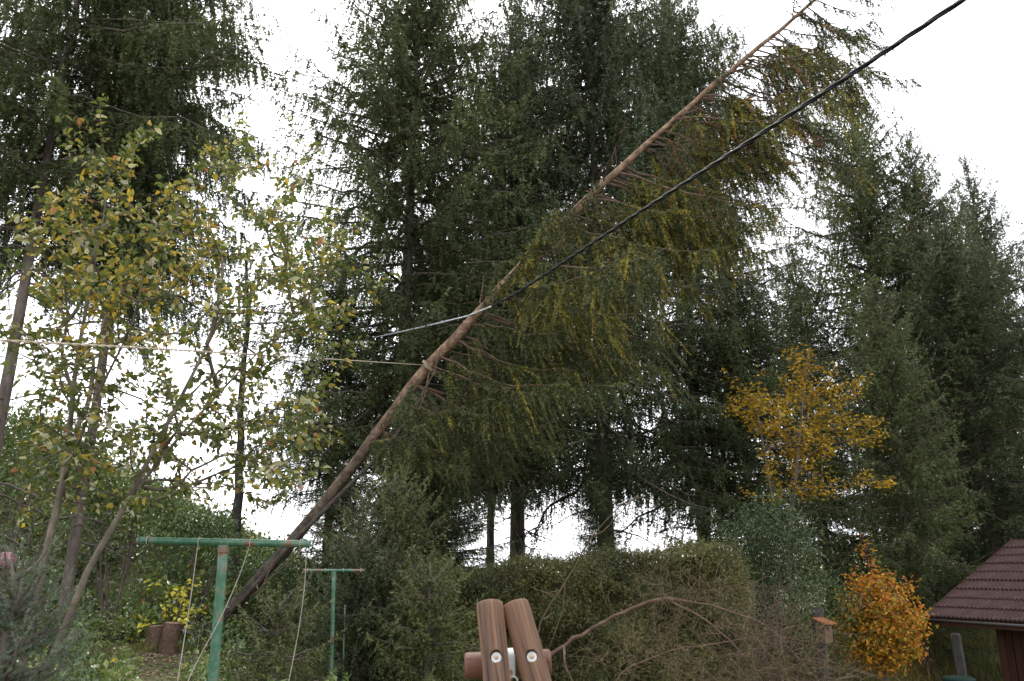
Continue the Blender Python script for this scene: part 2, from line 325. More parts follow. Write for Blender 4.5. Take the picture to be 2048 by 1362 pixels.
def spruce(r, H, R, zb, spacing=.33, nb=6, droop=.5, step=.07, l0=.30, nl=.04, sp=.034, per=2, prof=2.2, tr=.15, e_top=40, e_low=-14, up=.22, dead=0, hang=.0, gap=0.0, wid=.32, hsp=.62, htail=1.15, zmax=99):
    """returns wood and foliage of a standing spruce rooted at the origin"""
    wood, fol = Geo(), Geo()
    zs = np.linspace(-.3, H, 24)
    wob = np.cumsum(r.normal(0, .012*H/16, (24, 2)), axis=0); wob -= wob[2]
    axis = np.column_stack([wob*.6, zs])
    rad = np.maximum(.012, tr*(1-np.clip(zs/H, 0, 1))**.9 + .004); rad[0] *= 1.35; rad[1] *= 1.12
    wood.tube(axis, rad, 9)
    def ax(z): return np.array([np.interp(z, zs, axis[:, 0]), np.interp(z, zs, axis[:, 1]), z])
    Ps, Ds, Ls, Sg, Ti, Hg = [], [], [], [], [], []
    z = zb
    while z < H-.15:
        t = (H-z)/(H-zb)
        k = nb if t > .12 else max(3, nb-2)
        if r.random() < gap: k = max(2, k//2)
        a0 = r.random()*6.28
        for j in range(k):
            az = a0 + j*6.283/k + r.normal(0, .25)
            L = R*(1-(1-t)**prof)*r.uniform(.72, 1.18)*(1 if t < .85 else r.uniform(.6, 1))+.10
            e = math.radians(e_low + (e_top-e_low)*(1-t)**1.5 + r.normal(0, 6))
            s = np.linspace(0, 1, 8)
            h = np.array([math.cos(az), math.sin(az), 0])
            sag = droop*.38*(.4+.6*t)
            pts = ax(z + r.normal(0, .08)) + h*(L*s*math.cos(e))[:, None] + UPV*(L*(s*math.sin(e) - sag*s**2 + up*s**3.2))[:, None]
            pts[1:-1] += r.normal(0, .02*L, (6, 3))
            wood.tube(pts, np.linspace(min(tr*.28, .012+.011*L), .004, 8), 4, cap=False)
            n = max(3, int(L/step/(1 if z < zmax else 2.6)))
            side = np.where(np.arange(2*n) % 2, 1., -1.)
            ss = np.clip(np.repeat(np.linspace(.10, .98, n), 2) + r.normal(0, .02, 2*n), .03, 1)
            p = np.column_stack([np.interp(ss, s, pts[:, q]) for q in range(3)])
            tan = nrm(np.column_stack([np.interp(ss, s, np.gradient(pts[:, q], s)) for q in range(3)]))
            perp = nrm(np.cross(tan, UPV))*side[:, None]
            hg = r.random(2*n) < hang
            d = perp*r.uniform(.45, .9, 2*n)[:, None] + tan*r.uniform(.35, .8, 2*n)[:, None] + UPV*r.normal(-.12-.5*droop, .22, 2*n)[:, None]
            d[hg] = perp[hg]*.25 + tan[hg]*.2 - UPV*1.0
            ll = np.clip(l0*L, .16, .62)*(1-.6*ss**1.5)*r.uniform(.55, 1.25, 2*n)
            ll[hg] *= 1.35
            tint = np.clip(.32 + .25*ss + r.normal(0, .12, 2*n) + r.normal(0, .07), 0, 1)
            Ps += [p, pts[-1:], pts[-2:-1]]; Ds += [d, (pts[-1:]-pts[-2:-1])+UPV*.1*L/8, perp[-1:]+tan[-1:]*2]; Ls += [ll, [max(.14, .12*L)], [.16]]
            Hg += [hg, [False], [False]]; Sg += [np.full(2*n, .25*droop+.05), [.0], [.1]]; Ti += [tint, [.8], [.75]]
            # second-order twigs on the longer branchlets
            b = (ll > .24) & ~hg
            if b.any():
                q = p[b] + nrm(d[b])*(ll[b]*r.uniform(.3, .6, b.sum()))[:, None]
                d2 = nrm(d[b]) + r.normal(0, .55, (b.sum(), 3)) - UPV*.25*droop
                Ps.append(q); Ds.append(d2); Ls.append(ll[b]*.55); Sg.append(np.full(b.sum(), .2)); Ti.append(tint[b]+.05); Hg.append(np.zeros(b.sum(), bool))
        z += spacing*r.uniform(.75, 1.25)*(.55+.45*t if t < .5 else 1)
    # leader
    Ps.append([ax(H-.25)]); Ds.append([[0, 0, 1]]); Ls.append([.45]); Sg.append([0]); Ti.append([.8]); Hg.append([False])
    Ps, Ds, Ls, Sg, Ti, Hg = map(np.concatenate, (Ps, Ds, Ls, Sg, Ti, Hg)); Q = ~Hg
    needles(fol, Ps[Q], Ds[Q], Ls[Q], Sg[Q], Ti[Q], nl, sp, per, wid, r)
    if Hg.any(): needles(fol, Ps[Hg], Ds[Hg], Ls[Hg]*htail, .08, Ti[Hg], nl*1.05, sp*hsp, per, wid, r)
    for i in range(dead):
        zz = r.uniform(.08*H, zb); az = r.random()*6.28; L = r.uniform(.5, 1.7); s = np.linspace(0, 1, 6)
        h = np.array([math.cos(az), math.sin(az), 0])
        pts = ax(zz)+h*(L*s)[:, None]+UPV*(L*(-.15*s-.25*s**2))[:, None]+r.normal(0, .02, (6, 3)); pts[0] = ax(zz)
        wood.tube(pts, np.linspace(.018, .003, 6), 4, cap=False)
        for q in range(6):
            b = pts[r.integers(2, 6)]; e = b+r.normal(0, .22, 3)-UPV*.1
            wood.tube([b, (b+e)/2+r.normal(0, .02, 3), e], [.005, .004, .002], 3, cap=False)
    return wood, fol

def grow(r, stems, attract, step=.12, bend=.25, trunk_bias=.35, rt=.0028, pw=.5):
    """branches grown from the stems to every attractor; returns chains of points with radii"""
    pos, par, wt, dd = [], [], [], []
    for pts in stems:
        for i, p in enumerate(pts):
            par.append(len(pos)-1 if i else -1); pos.append(np.array(p)); wt.append(0); dd.append(0 if i == 0 else dd[-1]+np.linalg.norm(pos[-1]-pos[-2]))
    nst = len(pos)
    attract = np.asarray(attract)
    P0 = np.array(pos); dmin = np.min(np.linalg.norm(attract[:, None]-P0[None], axis=2), axis=1)
    chains = []
    for a in attract[np.argsort(dmin)]:
        P = np.array(pos); d = np.linalg.norm(P-a, axis=1)
        c = d + trunk_bias*np.array(dd)*.3 + .5*np.maximum(0, P[:, 2]-a[2]) + .6*np.maximum(0, (P[:, 2]-a[2])+.0*d)
        i = int(np.argmin(c)); L = np.linalg.norm(a-P[i]); n = max(2, int(math.ceil(L/step)))
        s = np.linspace(0, 1, n+1)[1:]
        out = nrm(r.normal(size=3)); ctrl = (P[i]+a)/2 + out*L*bend*.5 + UPV*L*bend*.4*(-1 if a[2] > P[i][2] else 1)
        pts = ((1-s)**2)[:, None]*P[i] + (2*s*(1-s))[:, None]*ctrl + (s**2)[:, None]*a
        ids = [i]; pi = i
        for q in pts:
            par.append(pi); pos.append(q); wt.append(0); dd.append(dd[pi]+np.linalg.norm(q-pos[pi])); pi = len(pos)-1; ids.append(pi)
        chains.append(ids)
        while pi != -1: wt[pi] += 1; pi = par[pi]
    pos = np.array(pos); wt = np.array(wt)
    res = []
    for ids in chains:
        rad = rt*np.maximum(1, wt[ids])**pw; rad[0] = min(rad[0], rad[1]*1.15) ; rad[-1] *= .6
        res.append((pos[ids], rad))
    return res

def leaf_points(r, chains, spacing, rmax, droop=.2, spread=.9, cluster=1):
    P, D = [], []
    for pts, rad in chains:
        seg = np.linalg.norm(np.diff(pts, axis=0), axis=1); cum = np.concatenate([[0], np.cumsum(seg)])
        n = int(cum[-1]/spacing)
        if n < 1: continue
        s = np.linspace(cum[-1]*.02, cum[-1], n+1); s = np.repeat(s, cluster)
        rr = np.interp(s, cum, rad); s = s[rr < rmax]
        if not len(s): continue
        p = np.column_stack([np.interp(s, cum, pts[:, q]) for q in range(3)])
        tan = nrm(pts[np.clip(np.searchsorted(cum, s), 1, len(pts)-1)] - pts[np.clip(np.searchsorted(cum, s), 1, len(pts)-1)-1])
        d = tan*.5 + nrm(np.cross(tan, r.normal(size=p.shape)))*spread - UPV*droop
        P.append(p); D.append(d)
    return np.concatenate(P), nrm(np.concatenate(D))

def bush_leaves(r, g, c, rad, n, L, tint, shell=.55, W=.55, up=.3, hexa=False, ztint=None):
    """leaves scattered through an uneven mound made of clumps"""
    c = np.asarray(c, float); rad = np.asarray(rad, float)
    k = max(8, n//60)
    cd = nrm(r.normal(size=(k, 3))); cd[:, 2] = np.where(cd[:, 2] < -.5, -cd[:, 2], cd[:, 2])
    cc = cd*(r.uniform(shell, 1, k)[:, None])
    i = r.integers(0, k, n)
    u = cc[i] + r.normal(0, .16, (n, 3))
    P = c + u*rad
    D = nrm(u*.8 + r.normal(0, .7, (n, 3)) - UPV*.25)
    N = nrm(u*.5 + UPV*(.6+up) + r.normal(0, .5, (n, 3)))
    t = np.clip(np.asarray(tint[0]) + r.normal(0, tint[1], n) + r.normal(0, tint[1]*.6, k)[i], 0, 1)
    if ztint is not None: t = np.clip(t + ztint*u[:, 2], 0, 1)
    ll = L*r.uniform(.6, 1.25, n)
    leaves(g, P, D, N, ll, ll*W, t, hexa=hexa)

# ------------------------------------------------------------------ setting: ground, far meadow
def ground():
    xs = np.concatenate([-np.geomspace(1500, 16, 14), np.linspace(-14, 14, 71), np.geomspace(16, 1500, 14)])
    ys = np.concatenate([-np.geomspace(60, 3, 6), np.linspace(-2, 28, 76), np.geomspace(30, 2500, 22)])
    X, Y = np.meshgrid(xs, ys); Z = gz(X, Y)
    g = Geo(); n, m = X.shape
    i = (np.arange(n-1)[:, None]*m+np.arange(m-1)[None]).ravel()
    f = np.concatenate([np.stack([i, i+1, i+m+1], -1), np.stack([i, i+m+1, i+m], -1)])
    g.add(np.column_stack([X.ravel(), Y.ravel(), Z.ravel()]), f)
    o = link('ground', g.mesh('ground', M_ground, smooth=True)); tag(o, 'uneven garden soil rising to a bank on the left', None, None, 'structure')
    # pale meadow on the far hillside, seen low between the shrub and the orange bush
    g = Geo(); xs = np.linspace(-40, 320, 60); ys = np.linspace(120, 330, 20)
    X, Y = np.meshgrid(xs, ys)
    Z = -.6 + 11*np.exp(-((X-150)/85)**2)*sstep(Y, 120, 320) + .15*np.sin(X*.05)
    n, m = X.shape; i = (np.arange(n-1)[:, None]*m+np.arange(m-1)[None]).ravel()
    f = np.concatenate([np.stack([i, i+1, i+m+1], -1), np.stack([i, i+m+1, i+m], -1)])
    g.add(np.column_stack([X.ravel(), Y.ravel(), Z.ravel()]), f)
    tag(link('hill', g.mesh('hill', M_hill, smooth=True)), 'pale green meadow hillside far beyond the trees', None, None, 'structure')
ground()

# ------------------------------------------------------------------ standing spruces
def R_(s): return np.random.default_rng(s)
PROTO = {}
FAR = dict(spacing=.35, step=.094, nl=.074, sp=.062, wid=.35, l0=.34)
def proto(kind):
    if kind not in PROTO:
        k = dict(
            full=dict(H=17, R=3.1, zb=4.1, droop=.75, gap=.14, tr=.17, dead=26, hang=.6, prof=3.0, **FAR),
            full2=dict(H=17, R=3.0, zb=3.4, droop=.7, gap=.12, tr=.17, dead=8, hang=.6, prof=3.4, **FAR),
            cone=dict(H=14, R=2.5, zb=1.0, droop=.55, gap=.08, tr=.14, e_top=50, up=.3, hang=.4, prof=3.2, **FAR),
            cone2=dict(H=14, R=2.2, zb=1.3, droop=.6, gap=.12, tr=.13, e_top=52, up=.32, hang=.35, prof=2.8, **FAR),
            thin=dict(H=12, R=2.0, zb=3.8, droop=.7, gap=.2, tr=.12, dead=14, hang=.5, **FAR),
        )[kind]
        w, f = spruce(R_(sum(map(ord, kind))), **k)
        PROTO[kind] = (w.mesh('trunk', M_bark, smooth=True), f.mesh('crown', M_spruce), k['H'])
    return PROTO[kind]

def cones(root, r, H, R, n, s):
    g = Geo()
    for i in range(n):
        z = H*r.uniform(.72, .93); a = r.uniform(-3.0, -.15); rr = R*(1-(z/H))*1.9*r.uniform(.5, 1)+.1
        p = np.array([math.cos(a)*rr, math.sin(a)*rr, z-.1])
        g.tube([p, p-UPV*.05, p-UPV*.12, p-UPV*.16], [.010, .022, .018, .004], 6, t=r.random())
    o = link('cones', g.mesh('cones', M_cone), root); o['kind'] = 'stuff'; return o

def stand(kind, px, py, Y, label, rot=0.0, wide=1.0, lean=0.0, group='spruces standing in a row behind the hedge', cone=0):
    tw, cr, H0 = proto(kind)
    top = at(px, py, Y); zg = float(gz(top[0], Y)); H = top[2]-zg
    root = thing('spruce_tree', label, 'spruce', (top[0], Y, zg), group)
    root.rotation_euler = (0, lean, rot)
    s = H/H0; root.scale = (wide*s**.6, wide*s**.6, s)
    t = link('trunk', tw, root); c = link('crown', cr, root)
    if cone: cones(root, R_(int(px)), H0, 2.3, cone, s)
    return root

stand('full', 840, -130, 17, 'tall spruce whose bare trunk shows left of the leaning trunk', .3, 1.2, cone=0)
stand('full2', 1172, -190, 18, 'broad dark spruce reaching out of frame above the leaning trunk', 1.9, cone=26)
stand('full2', 1335, -40, 20, 'spruce with cones whose right flank meets open sky by the leaning tip', 3.2, 1.05, cone=22)
stand('full', 1030, -10, 20.5, 'slim spruce top in the gap between two taller spruces', 4.4, .95)
stand('cone', 1455, 470, 18.5, 'dark low spruce left of the yellow birch', 5.1, 1.12)
stand('cone2', 1590, 500, 24, 'spruce standing directly behind the yellow birch, lowest of those around it', 1.2, 1.25)
stand('cone', 1690, 165, 23, 'pointed spruce rising above the yellow birch', 2.5, 1.15, cone=12)
stand('cone', 1815, 270, 22, 'spruce with a side spire right of the pointed one', .4, .95, cone=14)
stand('cone2', 1875, 400, 19.5, 'spruce directly above the orange bush', 3.9, 1.15)
stand('cone', 1932, 315, 24, 'narrow spire spruce next to the right edge', 5.6, .85)
stand('full2', 2130, 330, 17, 'spruce cut off by the right edge over the shed', 4.0, .9)
stand('thin', 690, 520, 17, 'thin ragged spruce left of the leaning trunk beyond the clothes pole', 1.1, 1.15)
stand('thin', 905, 330, 19.5, 'slender bare stemmed spruce left of the gap of bright sky', 2.4)
stand('thin', 985, 380, 22, 'slender spruce in the middle of the bright gap above the hedge', 5.0)
stand('thin', 1040, 330, 24, 'slender spruce right of the middle in the bright gap', 3.3)
stand('cone2', 1750, 560, 17.5, 'lower spruce between yellow birch and orange bush', 1.5, .95)

stand('cone', 845, 800, 13.9, 'lower spruce standing just behind the middle of the leaning trunk', 2.0, 1.25)
stand('cone2', 1190, 860, 17.2, 'narrow low spruce in front of the broad dark one right of the bright gap', 1.8, .62)
stand('cone2', 872, 890, 14.8, 'low spruce under the hanging boughs left of the bright gap', 4.1, 1.3)
stand('cone2', 690, 930, 14.6, 'low spruce behind the leaning trunk above the far clothes pole', .9, 1.15)

# two big weeping spruces top left, nearer
def weeping(px, py, Y, H, R, zb, seed, label, **kw):
    p = at(px, py, Y); zg = float(gz(p[0], Y))
    root = thing('spruce_tree', label, 'spruce', (p[0], Y, zg), 'weeping spruces at the upper left')
    w, f = spruce(R_(seed), H, R, zb, **kw)
    part_local('trunk', w, M_bark, root, True); part_local('crown', f, M_spruce, root)
    return root
def part_local(name, g, mat, root, smooth=False, kind=None):
    return link(name, g.mesh(name, mat, smooth=smooth), root, kind)
weeping(235, 500, 11.5, 15, 2.1, 5.4, 31, 'heavy weeping spruce at upper left reaching into the open sky', spacing=.38, nb=7, droop=.8, step=.052, l0=.38, nl=.058, sp=.044, wid=.36, zmax=10.6, hang=.65, hsp=.6, htail=1.0, dead=34, tr=.08, prof=5, e_low=-4, up=.1)
weeping(62, 500, 10, 14, 2.9, 6.2, 32, 'spruce with a bare dark trunk at the left edge', spacing=.40, nb=6, droop=.8, step=.066, l0=.40, nl=.058, sp=.044, wid=.36, zmax=9.6, hsp=.6, htail=1.0, hang=.65, dead=44, tr=.09, prof=5, e_low=-6, up=.1)

# bare thin tree seen against the brightest sky left of the leaning trunk
def bare_tree():
    r = R_(77); Y = 15
    base = at(474, 1150, Y); base[2] = gz(base[0], Y)-.1; top = at(497, 520, Y)
    root = thing('bare_tree', 'thin pale bare trunk against bright sky behind the clothes pole', 'tree', tuple(base))
    s = np.linspace(0, 1, 14); pts = base+(top-base)*s[:, None]+r.normal(0, .03, (14, 3)); pts[0] = base
    g = Geo(); g.tube(pts, np.linspace(.11, .03, 14), 8); part('trunk', g, M_post, root, True)
    att = np.array([pts[r.integers(4, 14)]+np.array([r.normal(0, .9), r.normal(0, .7), r.uniform(.2, 1.2)]) for _ in range(60)])
    ch = grow(r, [pts], att, .15, .2)
    g = Geo()
    for p, q in ch: g.tube(p, np.minimum(q*1.3, .03), 4, cap=False)
    part('branchwork', g, M_post, root, kind='stuff')
    b = at(14, 640, 12); root = thing('bare_tree', 'leafless tree with thin grey twigs at the left edge', 'tree', (b[0], 12, gz(b[0], 12)))
    t = at(30, 330, 12); base = np.array(root.location); pts = base+(t-base)*s[:, None]+r.normal(0, .03, (14, 3)); pts[0] = base
    g = Geo(); g.tube(pts, np.linspace(.08, .025, 14), 7); part('trunk', g, M_post, root, True)
    att = np.array([pts[r.integers(5, 14)]+np.array([r.normal(0, .7), r.normal(0, .5), r.uniform(.1, .9)]) for _ in range(90)])
    g = Geo()
    for p, q in grow(r, [pts], att, .15, .2): g.tube(p, np.minimum(q*1.2, .02), 4, cap=False)
    part('branchwork', g, M_post, root, kind='stuff')
bare_tree()

# ------------------------------------------------------------------ the leaning, uprooted spruce
def fallen():
    r = R_(5)
    K = [(372, 1312, 13.2, .135), (420, 1262, 13.1, .120), (470, 1212, 13.05, .105), (620, 1042, 12.8, .090), (751, 872, 12.5, .084), (850, 740, 12.3, .086), (984, 598, 12.0, .079),
         (1080, 490, 11.8, .070), (1238, 338, 11.5, .055), (1371, 219, 11.2, .040), (1436, 164, 11.1, .043), (1535, 79, 10.9, .034), (1627, 0, 10.7, .026), (1720, -82, 10.5, .015), (1790, -150, 10.4, .006)]
    kp = np.array([at(a, b, c) for a, b, c, _ in K]); kr = np.array([k[3] for k in K])
    cum = np.concatenate([[0], np.cumsum(np.linalg.norm(np.diff(kp, axis=0), axis=1))]); T = cum[-1]
    s = np.linspace(0, T, 46); pts = np.column_stack([np.interp(s, cum, kp[:, q]) for q in range(3)])
    pts[2:-2] = (pts[1:-3]+pts[2:-2]*2+pts[3:-1])/4
    pts[3:-3] += r.normal(0, .008, (40, 3)); rad = np.interp(s, cum, kr)
    root = thing('leaning_spruce', 'uprooted spruce leaning diagonally onto the overhead cable with withering boughs', 'spruce', tuple(kp[0]))
    g = Geo(); g.tube(pts, rad*(1+r.normal(0, .055, 46)), 12)
    for t in r.uniform(.12, .75, 60):     # broken branch stubs and bark flakes
        b0 = np.array([np.interp(t*T, s, pts[:, q]) for q in range(3)]); d0 = nrm(r.normal(size=3)); R0 = np.interp(t*T, s, rad)
        g.tube([b0+d0*R0*.6, b0+d0*(R0+r.uniform(.015, .10))], [r.uniform(.010, .022), r.uniform(.004, .010)], 5)
    fc = np.concatenate(g.v)[np.concatenate(g.f)].mean(1); along = (fc-pts[0])@nrm(pts[-1]-pts[0])/T
    g.t = [np.clip(sstep(along, .10, .42)+.0*along, 0, 1)]; part('trunk', g, M_fbark, root, True)
    def axp(t): return np.array([np.interp(t*T, s, pts[:, q]) for q in range(3)])
    axd = nrm(pts[-1]-pts[0])
    side_h = nrm(np.cross(axd, UPV))          # horizontal, across the trunk (towards or away from the viewer)
    side_h = side_h if side_h[1] > 0 else -side_h   # points away from the viewer
    low = nrm(np.cross(axd, side_h)); low = low if low[2] < 0 else -low   # under side: down and to the right
    L_ = []
    for t in np.concatenate([np.linspace(.27, .955, 66)+r.normal(0, .006, 66), r.uniform(.3, .6, 12), r.uniform(.58, .86, 20)]):
        t = float(np.clip(t, .25, .96))
        ph = r.normal(0, .75) if t < .56 else r.normal(.45, .5)
        rd = low*math.cos(ph)+side_h*math.sin(ph)
        ln = np.interp(t, [.27, .35, .45, .6, .72, .82, .9, .96], [1.6, 2.3, 2.6, 2.6, 2.35, 1.8, 1.25, .6])*r.uniform(.65, 1.12)
        L_.append((t, rd, ln, False))
    for t in np.concatenate([r.uniform(.44, .55, 10), [.76]]):      # boughs flopped over the near side of the trunk
        L_.append((float(t), nrm(np.array([r.normal(.1, .4), -.9, .35])-low*r.uniform(0, .5)), r.uniform(.5, 1.0), False))
    for t in (.50, .52, .535, .55):
        L_.append((t, nrm(np.array([r.normal(.35, .3), -1, .45])), r.uniform(.75, 1.0), False))
    for t in np.linspace(.86, .96, 10):       # the tip keeps boughs on its upper side
        L_.append((float(t), nrm(-low*.8+side_h*r.normal(0, .8)), .75*r.uniform(.6, 1.1), False))
    for t in r.uniform(.16, .8, 20):
        L_.append((float(t), nrm(low*r.normal(.3, .8)+side_h*r.normal(0, 1)), r.uniform(.5, 1.5), True))
    for t, rd, ln, bare in L_:
        n = 10; q = np.linspace(0, 1, n)
        d0 = nrm(rd*.85+axd*.5)
        b = axp(t)
        sagk = r.uniform(.22, .42); upk = r.uniform(.15, .4)
        p = b + d0*(ln*q)[:, None] + (np.array([.9, -.1, 0])*upk*ln*.5)*(q**2.2)[:, None] - UPV*(ln*(sagk*q**1.5*(1-.75*q)))[:, None]*1.6
        p[1:] += np.cumsum(r.normal(0, .012*ln, (n-1, 3)), axis=0)
        g = Geo(); g.tube(p, np.linspace(.005+.0065*ln, .004, n), 5, cap=False)
        if bare:
            for _ in range(7):
                a = p[r.integers(3, n)]; e = a+r.normal(0, .18, 3)-UPV*r.uniform(.05, .4)
                g.tube([a, (a+e)/2+r.normal(0, .02, 3), e], [.005, .004, .002], 3, cap=False)
            part('limb', g, M_limb, root); continue
        lo = part('limb', g, M_limb, root)
        m = max(6, int(ln/.038)); ss = np.repeat(np.linspace(.13, 1, m), 2); ss = np.clip(ss+r.normal(0, .02, len(ss)), .06, 1)
        P = np.column_stack([np.interp(ss, q, p[:, c]) for c in range(3)])
        tan = nrm(np.column_stack([np.interp(ss, q, np.gradient(p[:, c], q)) for c in range(3)]))
        pr = nrm(np.cross(tan, UPV))*np.where(np.arange(len(ss)) % 2, 1, -1)[:, None]
        top = t > .83; lf = r.uniform(.65, 1.25); ph1 = r.uniform(8, 22); ph2 = r.uniform(0, 6.3); drift = np.array([r.normal(.1, .16), r.normal(0, .16), 0])
        D = pr*r.uniform(.05, .45, len(ss))[:, None]+tan*r.uniform(.05, .4, len(ss))[:, None]-UPV*r.uniform(.55, 1., len(ss))[:, None]+drift+r.normal(0, .10, (len(ss), 3))
        sh = r.random(len(ss)) < .28
        D[sh] = pr[sh]*.8+tan[sh]*.7-UPV*.1
        base_l = (.92 if not top else .78)*np.clip(ln/2.0, .45, 1.15)
        Ln = base_l*lf*r.uniform(.3, 1.25, len(ss))*(1.1-.6*ss**2)*(.88+.25*np.sin(ss*ph1+ph2))
        Ln[sh] *= .5
        keep = (r.random(len(ss)) < (.97 if not top else .85)) & (np.sin(ss*ph1*.7+ph2*2) > -.72)
        mood = r.random()
        brown = (t > .62) & (r.random(len(ss)) < (.28 if mood < .35 else .05)) & (ss < .65)
        tint = np.clip(r.normal(.34, .13, len(ss)), 0, .6)
        yel = (r.random(len(ss)) < (.42 if (.45 < t < .84 and mood > .35) else .05)) & ~brown
        tint[yel] = r.uniform(.60, .82, yel.sum())
        if top: tint = np.clip(r.normal(.22, .12, len(ss)), 0, .6)
        tint[brown] = r.uniform(.94, 1, brown.sum())
        gf = Geo()
        P, D, Ln, tint = P[keep], D[keep], Ln[keep], tint[keep]
        needles(gf, P, D, Ln, .10, tint, .043, .0150, 2, .33, r, tipt=0 if top else (.16 if mood > .4 else .05))
        # side twigs on the hanging branchlets
        k2 = Ln > .25
        for rep in range(1):
            f = r.uniform(.15, .6, k2.sum()); P2 = P[k2]+nrm(D[k2])*(Ln[k2]*f)[:, None]
            D2 = nrm(D[k2])*.9+r.normal(0, .35, (k2.sum(), 3))
            needles(gf, P2, D2, Ln[k2]*.42, .1, tint[k2]+.04*(tint[k2] < .6), .040, .019, 2, .34, r)
        foliage = part('foliage', gf, M_fallen, root, parent=lo)
    # torn second stem slung beneath the trunk
    sp = [at(858, 760, 12.0), at(838, 800, 12.0), at(800, 862, 12.1), at(735, 935, 12.2), at(655, 1015, 12.3), at(585, 1085, 12.4), at(520, 1160, 12.6), at(450, 1240, 12.7)]
    g = Geo(); g.tube(sp, [.008, .014, .022, .030, .036, .038, .036, .030], 8); o = part('split_stem', g, M_fbark, root, True)
    for q in ([(858, 745), (850, 790), (832, 830), (829, 860)], [(606, 1150), (600, 1190), (585, 1228), (513, 1235)], [(548, 1120), (520, 1185), (505, 1240)], [(610, 1090), (560, 1140), (500, 1195)], [(880, 700), (868, 745), (840, 800), (790, 870)]):
        g = Geo(); g.tube([at(a, b, 12.0) for a, b in q], np.linspace(.014, .006, len(q)), 5); part('bark_strip', g, M_limb, root)
    # root plate torn up at the foot
    g = Geo()
    for i in range(26):
        b = kp[0]+r.normal(0, .12, 3); d = nrm(-axd*r.uniform(.1, .6)+r.normal(0, .8, 3)); L = r.uniform(.3, .9)
        p = b+d*(L*np.linspace(0, 1, 6))[:, None]+np.cumsum(r.normal(0, .05, (6, 3)), axis=0)-UPV*.25*np.linspace(0, 1, 6)[:, None]
        g.tube(p, np.linspace(.05, .008, 6), 6)
    part('roots', g, M_stump, root)
    return kp, axp
fallen()

# ------------------------------------------------------------------ young spruces in front
def young(px, py, Y, H_floor, R, seed, label, mat=M_young, **kw):
    top = at(px, py, Y); zg = float(gz(top[0], Y)); H = top[2]-zg
    root = thing('young_spruce', label, 'spruce', (top[0], Y, zg), kw.pop('group', None))
    a = dict(spacing=.16, nb=7, droop=.6, step=.05, l0=.42, nl=.042, sp=.023, per=2, wid=.33, prof=2.6, tr=.05, e_top=50, e_low=-5, up=.25, hang=.35, hsp=.8)
    a.update(kw); w, f = spruce(R_(seed), H, R, H_floor, **a)
    part_local('trunk', w, M_bark, root, True); part_local('crown', f, mat, root)
    return root
young(792, 945, 10.4, .15, .9, 51, 'bushy green spruce in front of the hedge under the leaning trunk', spacing=.2, nb=7)
young(722, 1075, 9.9, .1, .8, 52, 'dark young spruce just left of the bushy green one', mat=M_spruce, spacing=.2)
young(560, 1205, 8.6, .1, .55, 53, 'small spruce beside the front green clothes pole')
young(860, 1130, 9.4, .1, .62, 54, 'short spruce at the left end of the hedge')
young(28, 1148, 3.9, .2, .48, 55, 'blue green spruce with soft boughs in the lower left corner', mat=M_blue, spacing=.12, nb=8, step=.042, nl=.021, sp=.0085, per=3, wid=.15, l0=.6, up=.35, e_low=0, hang=.0, droop=.45, prof=1.6)

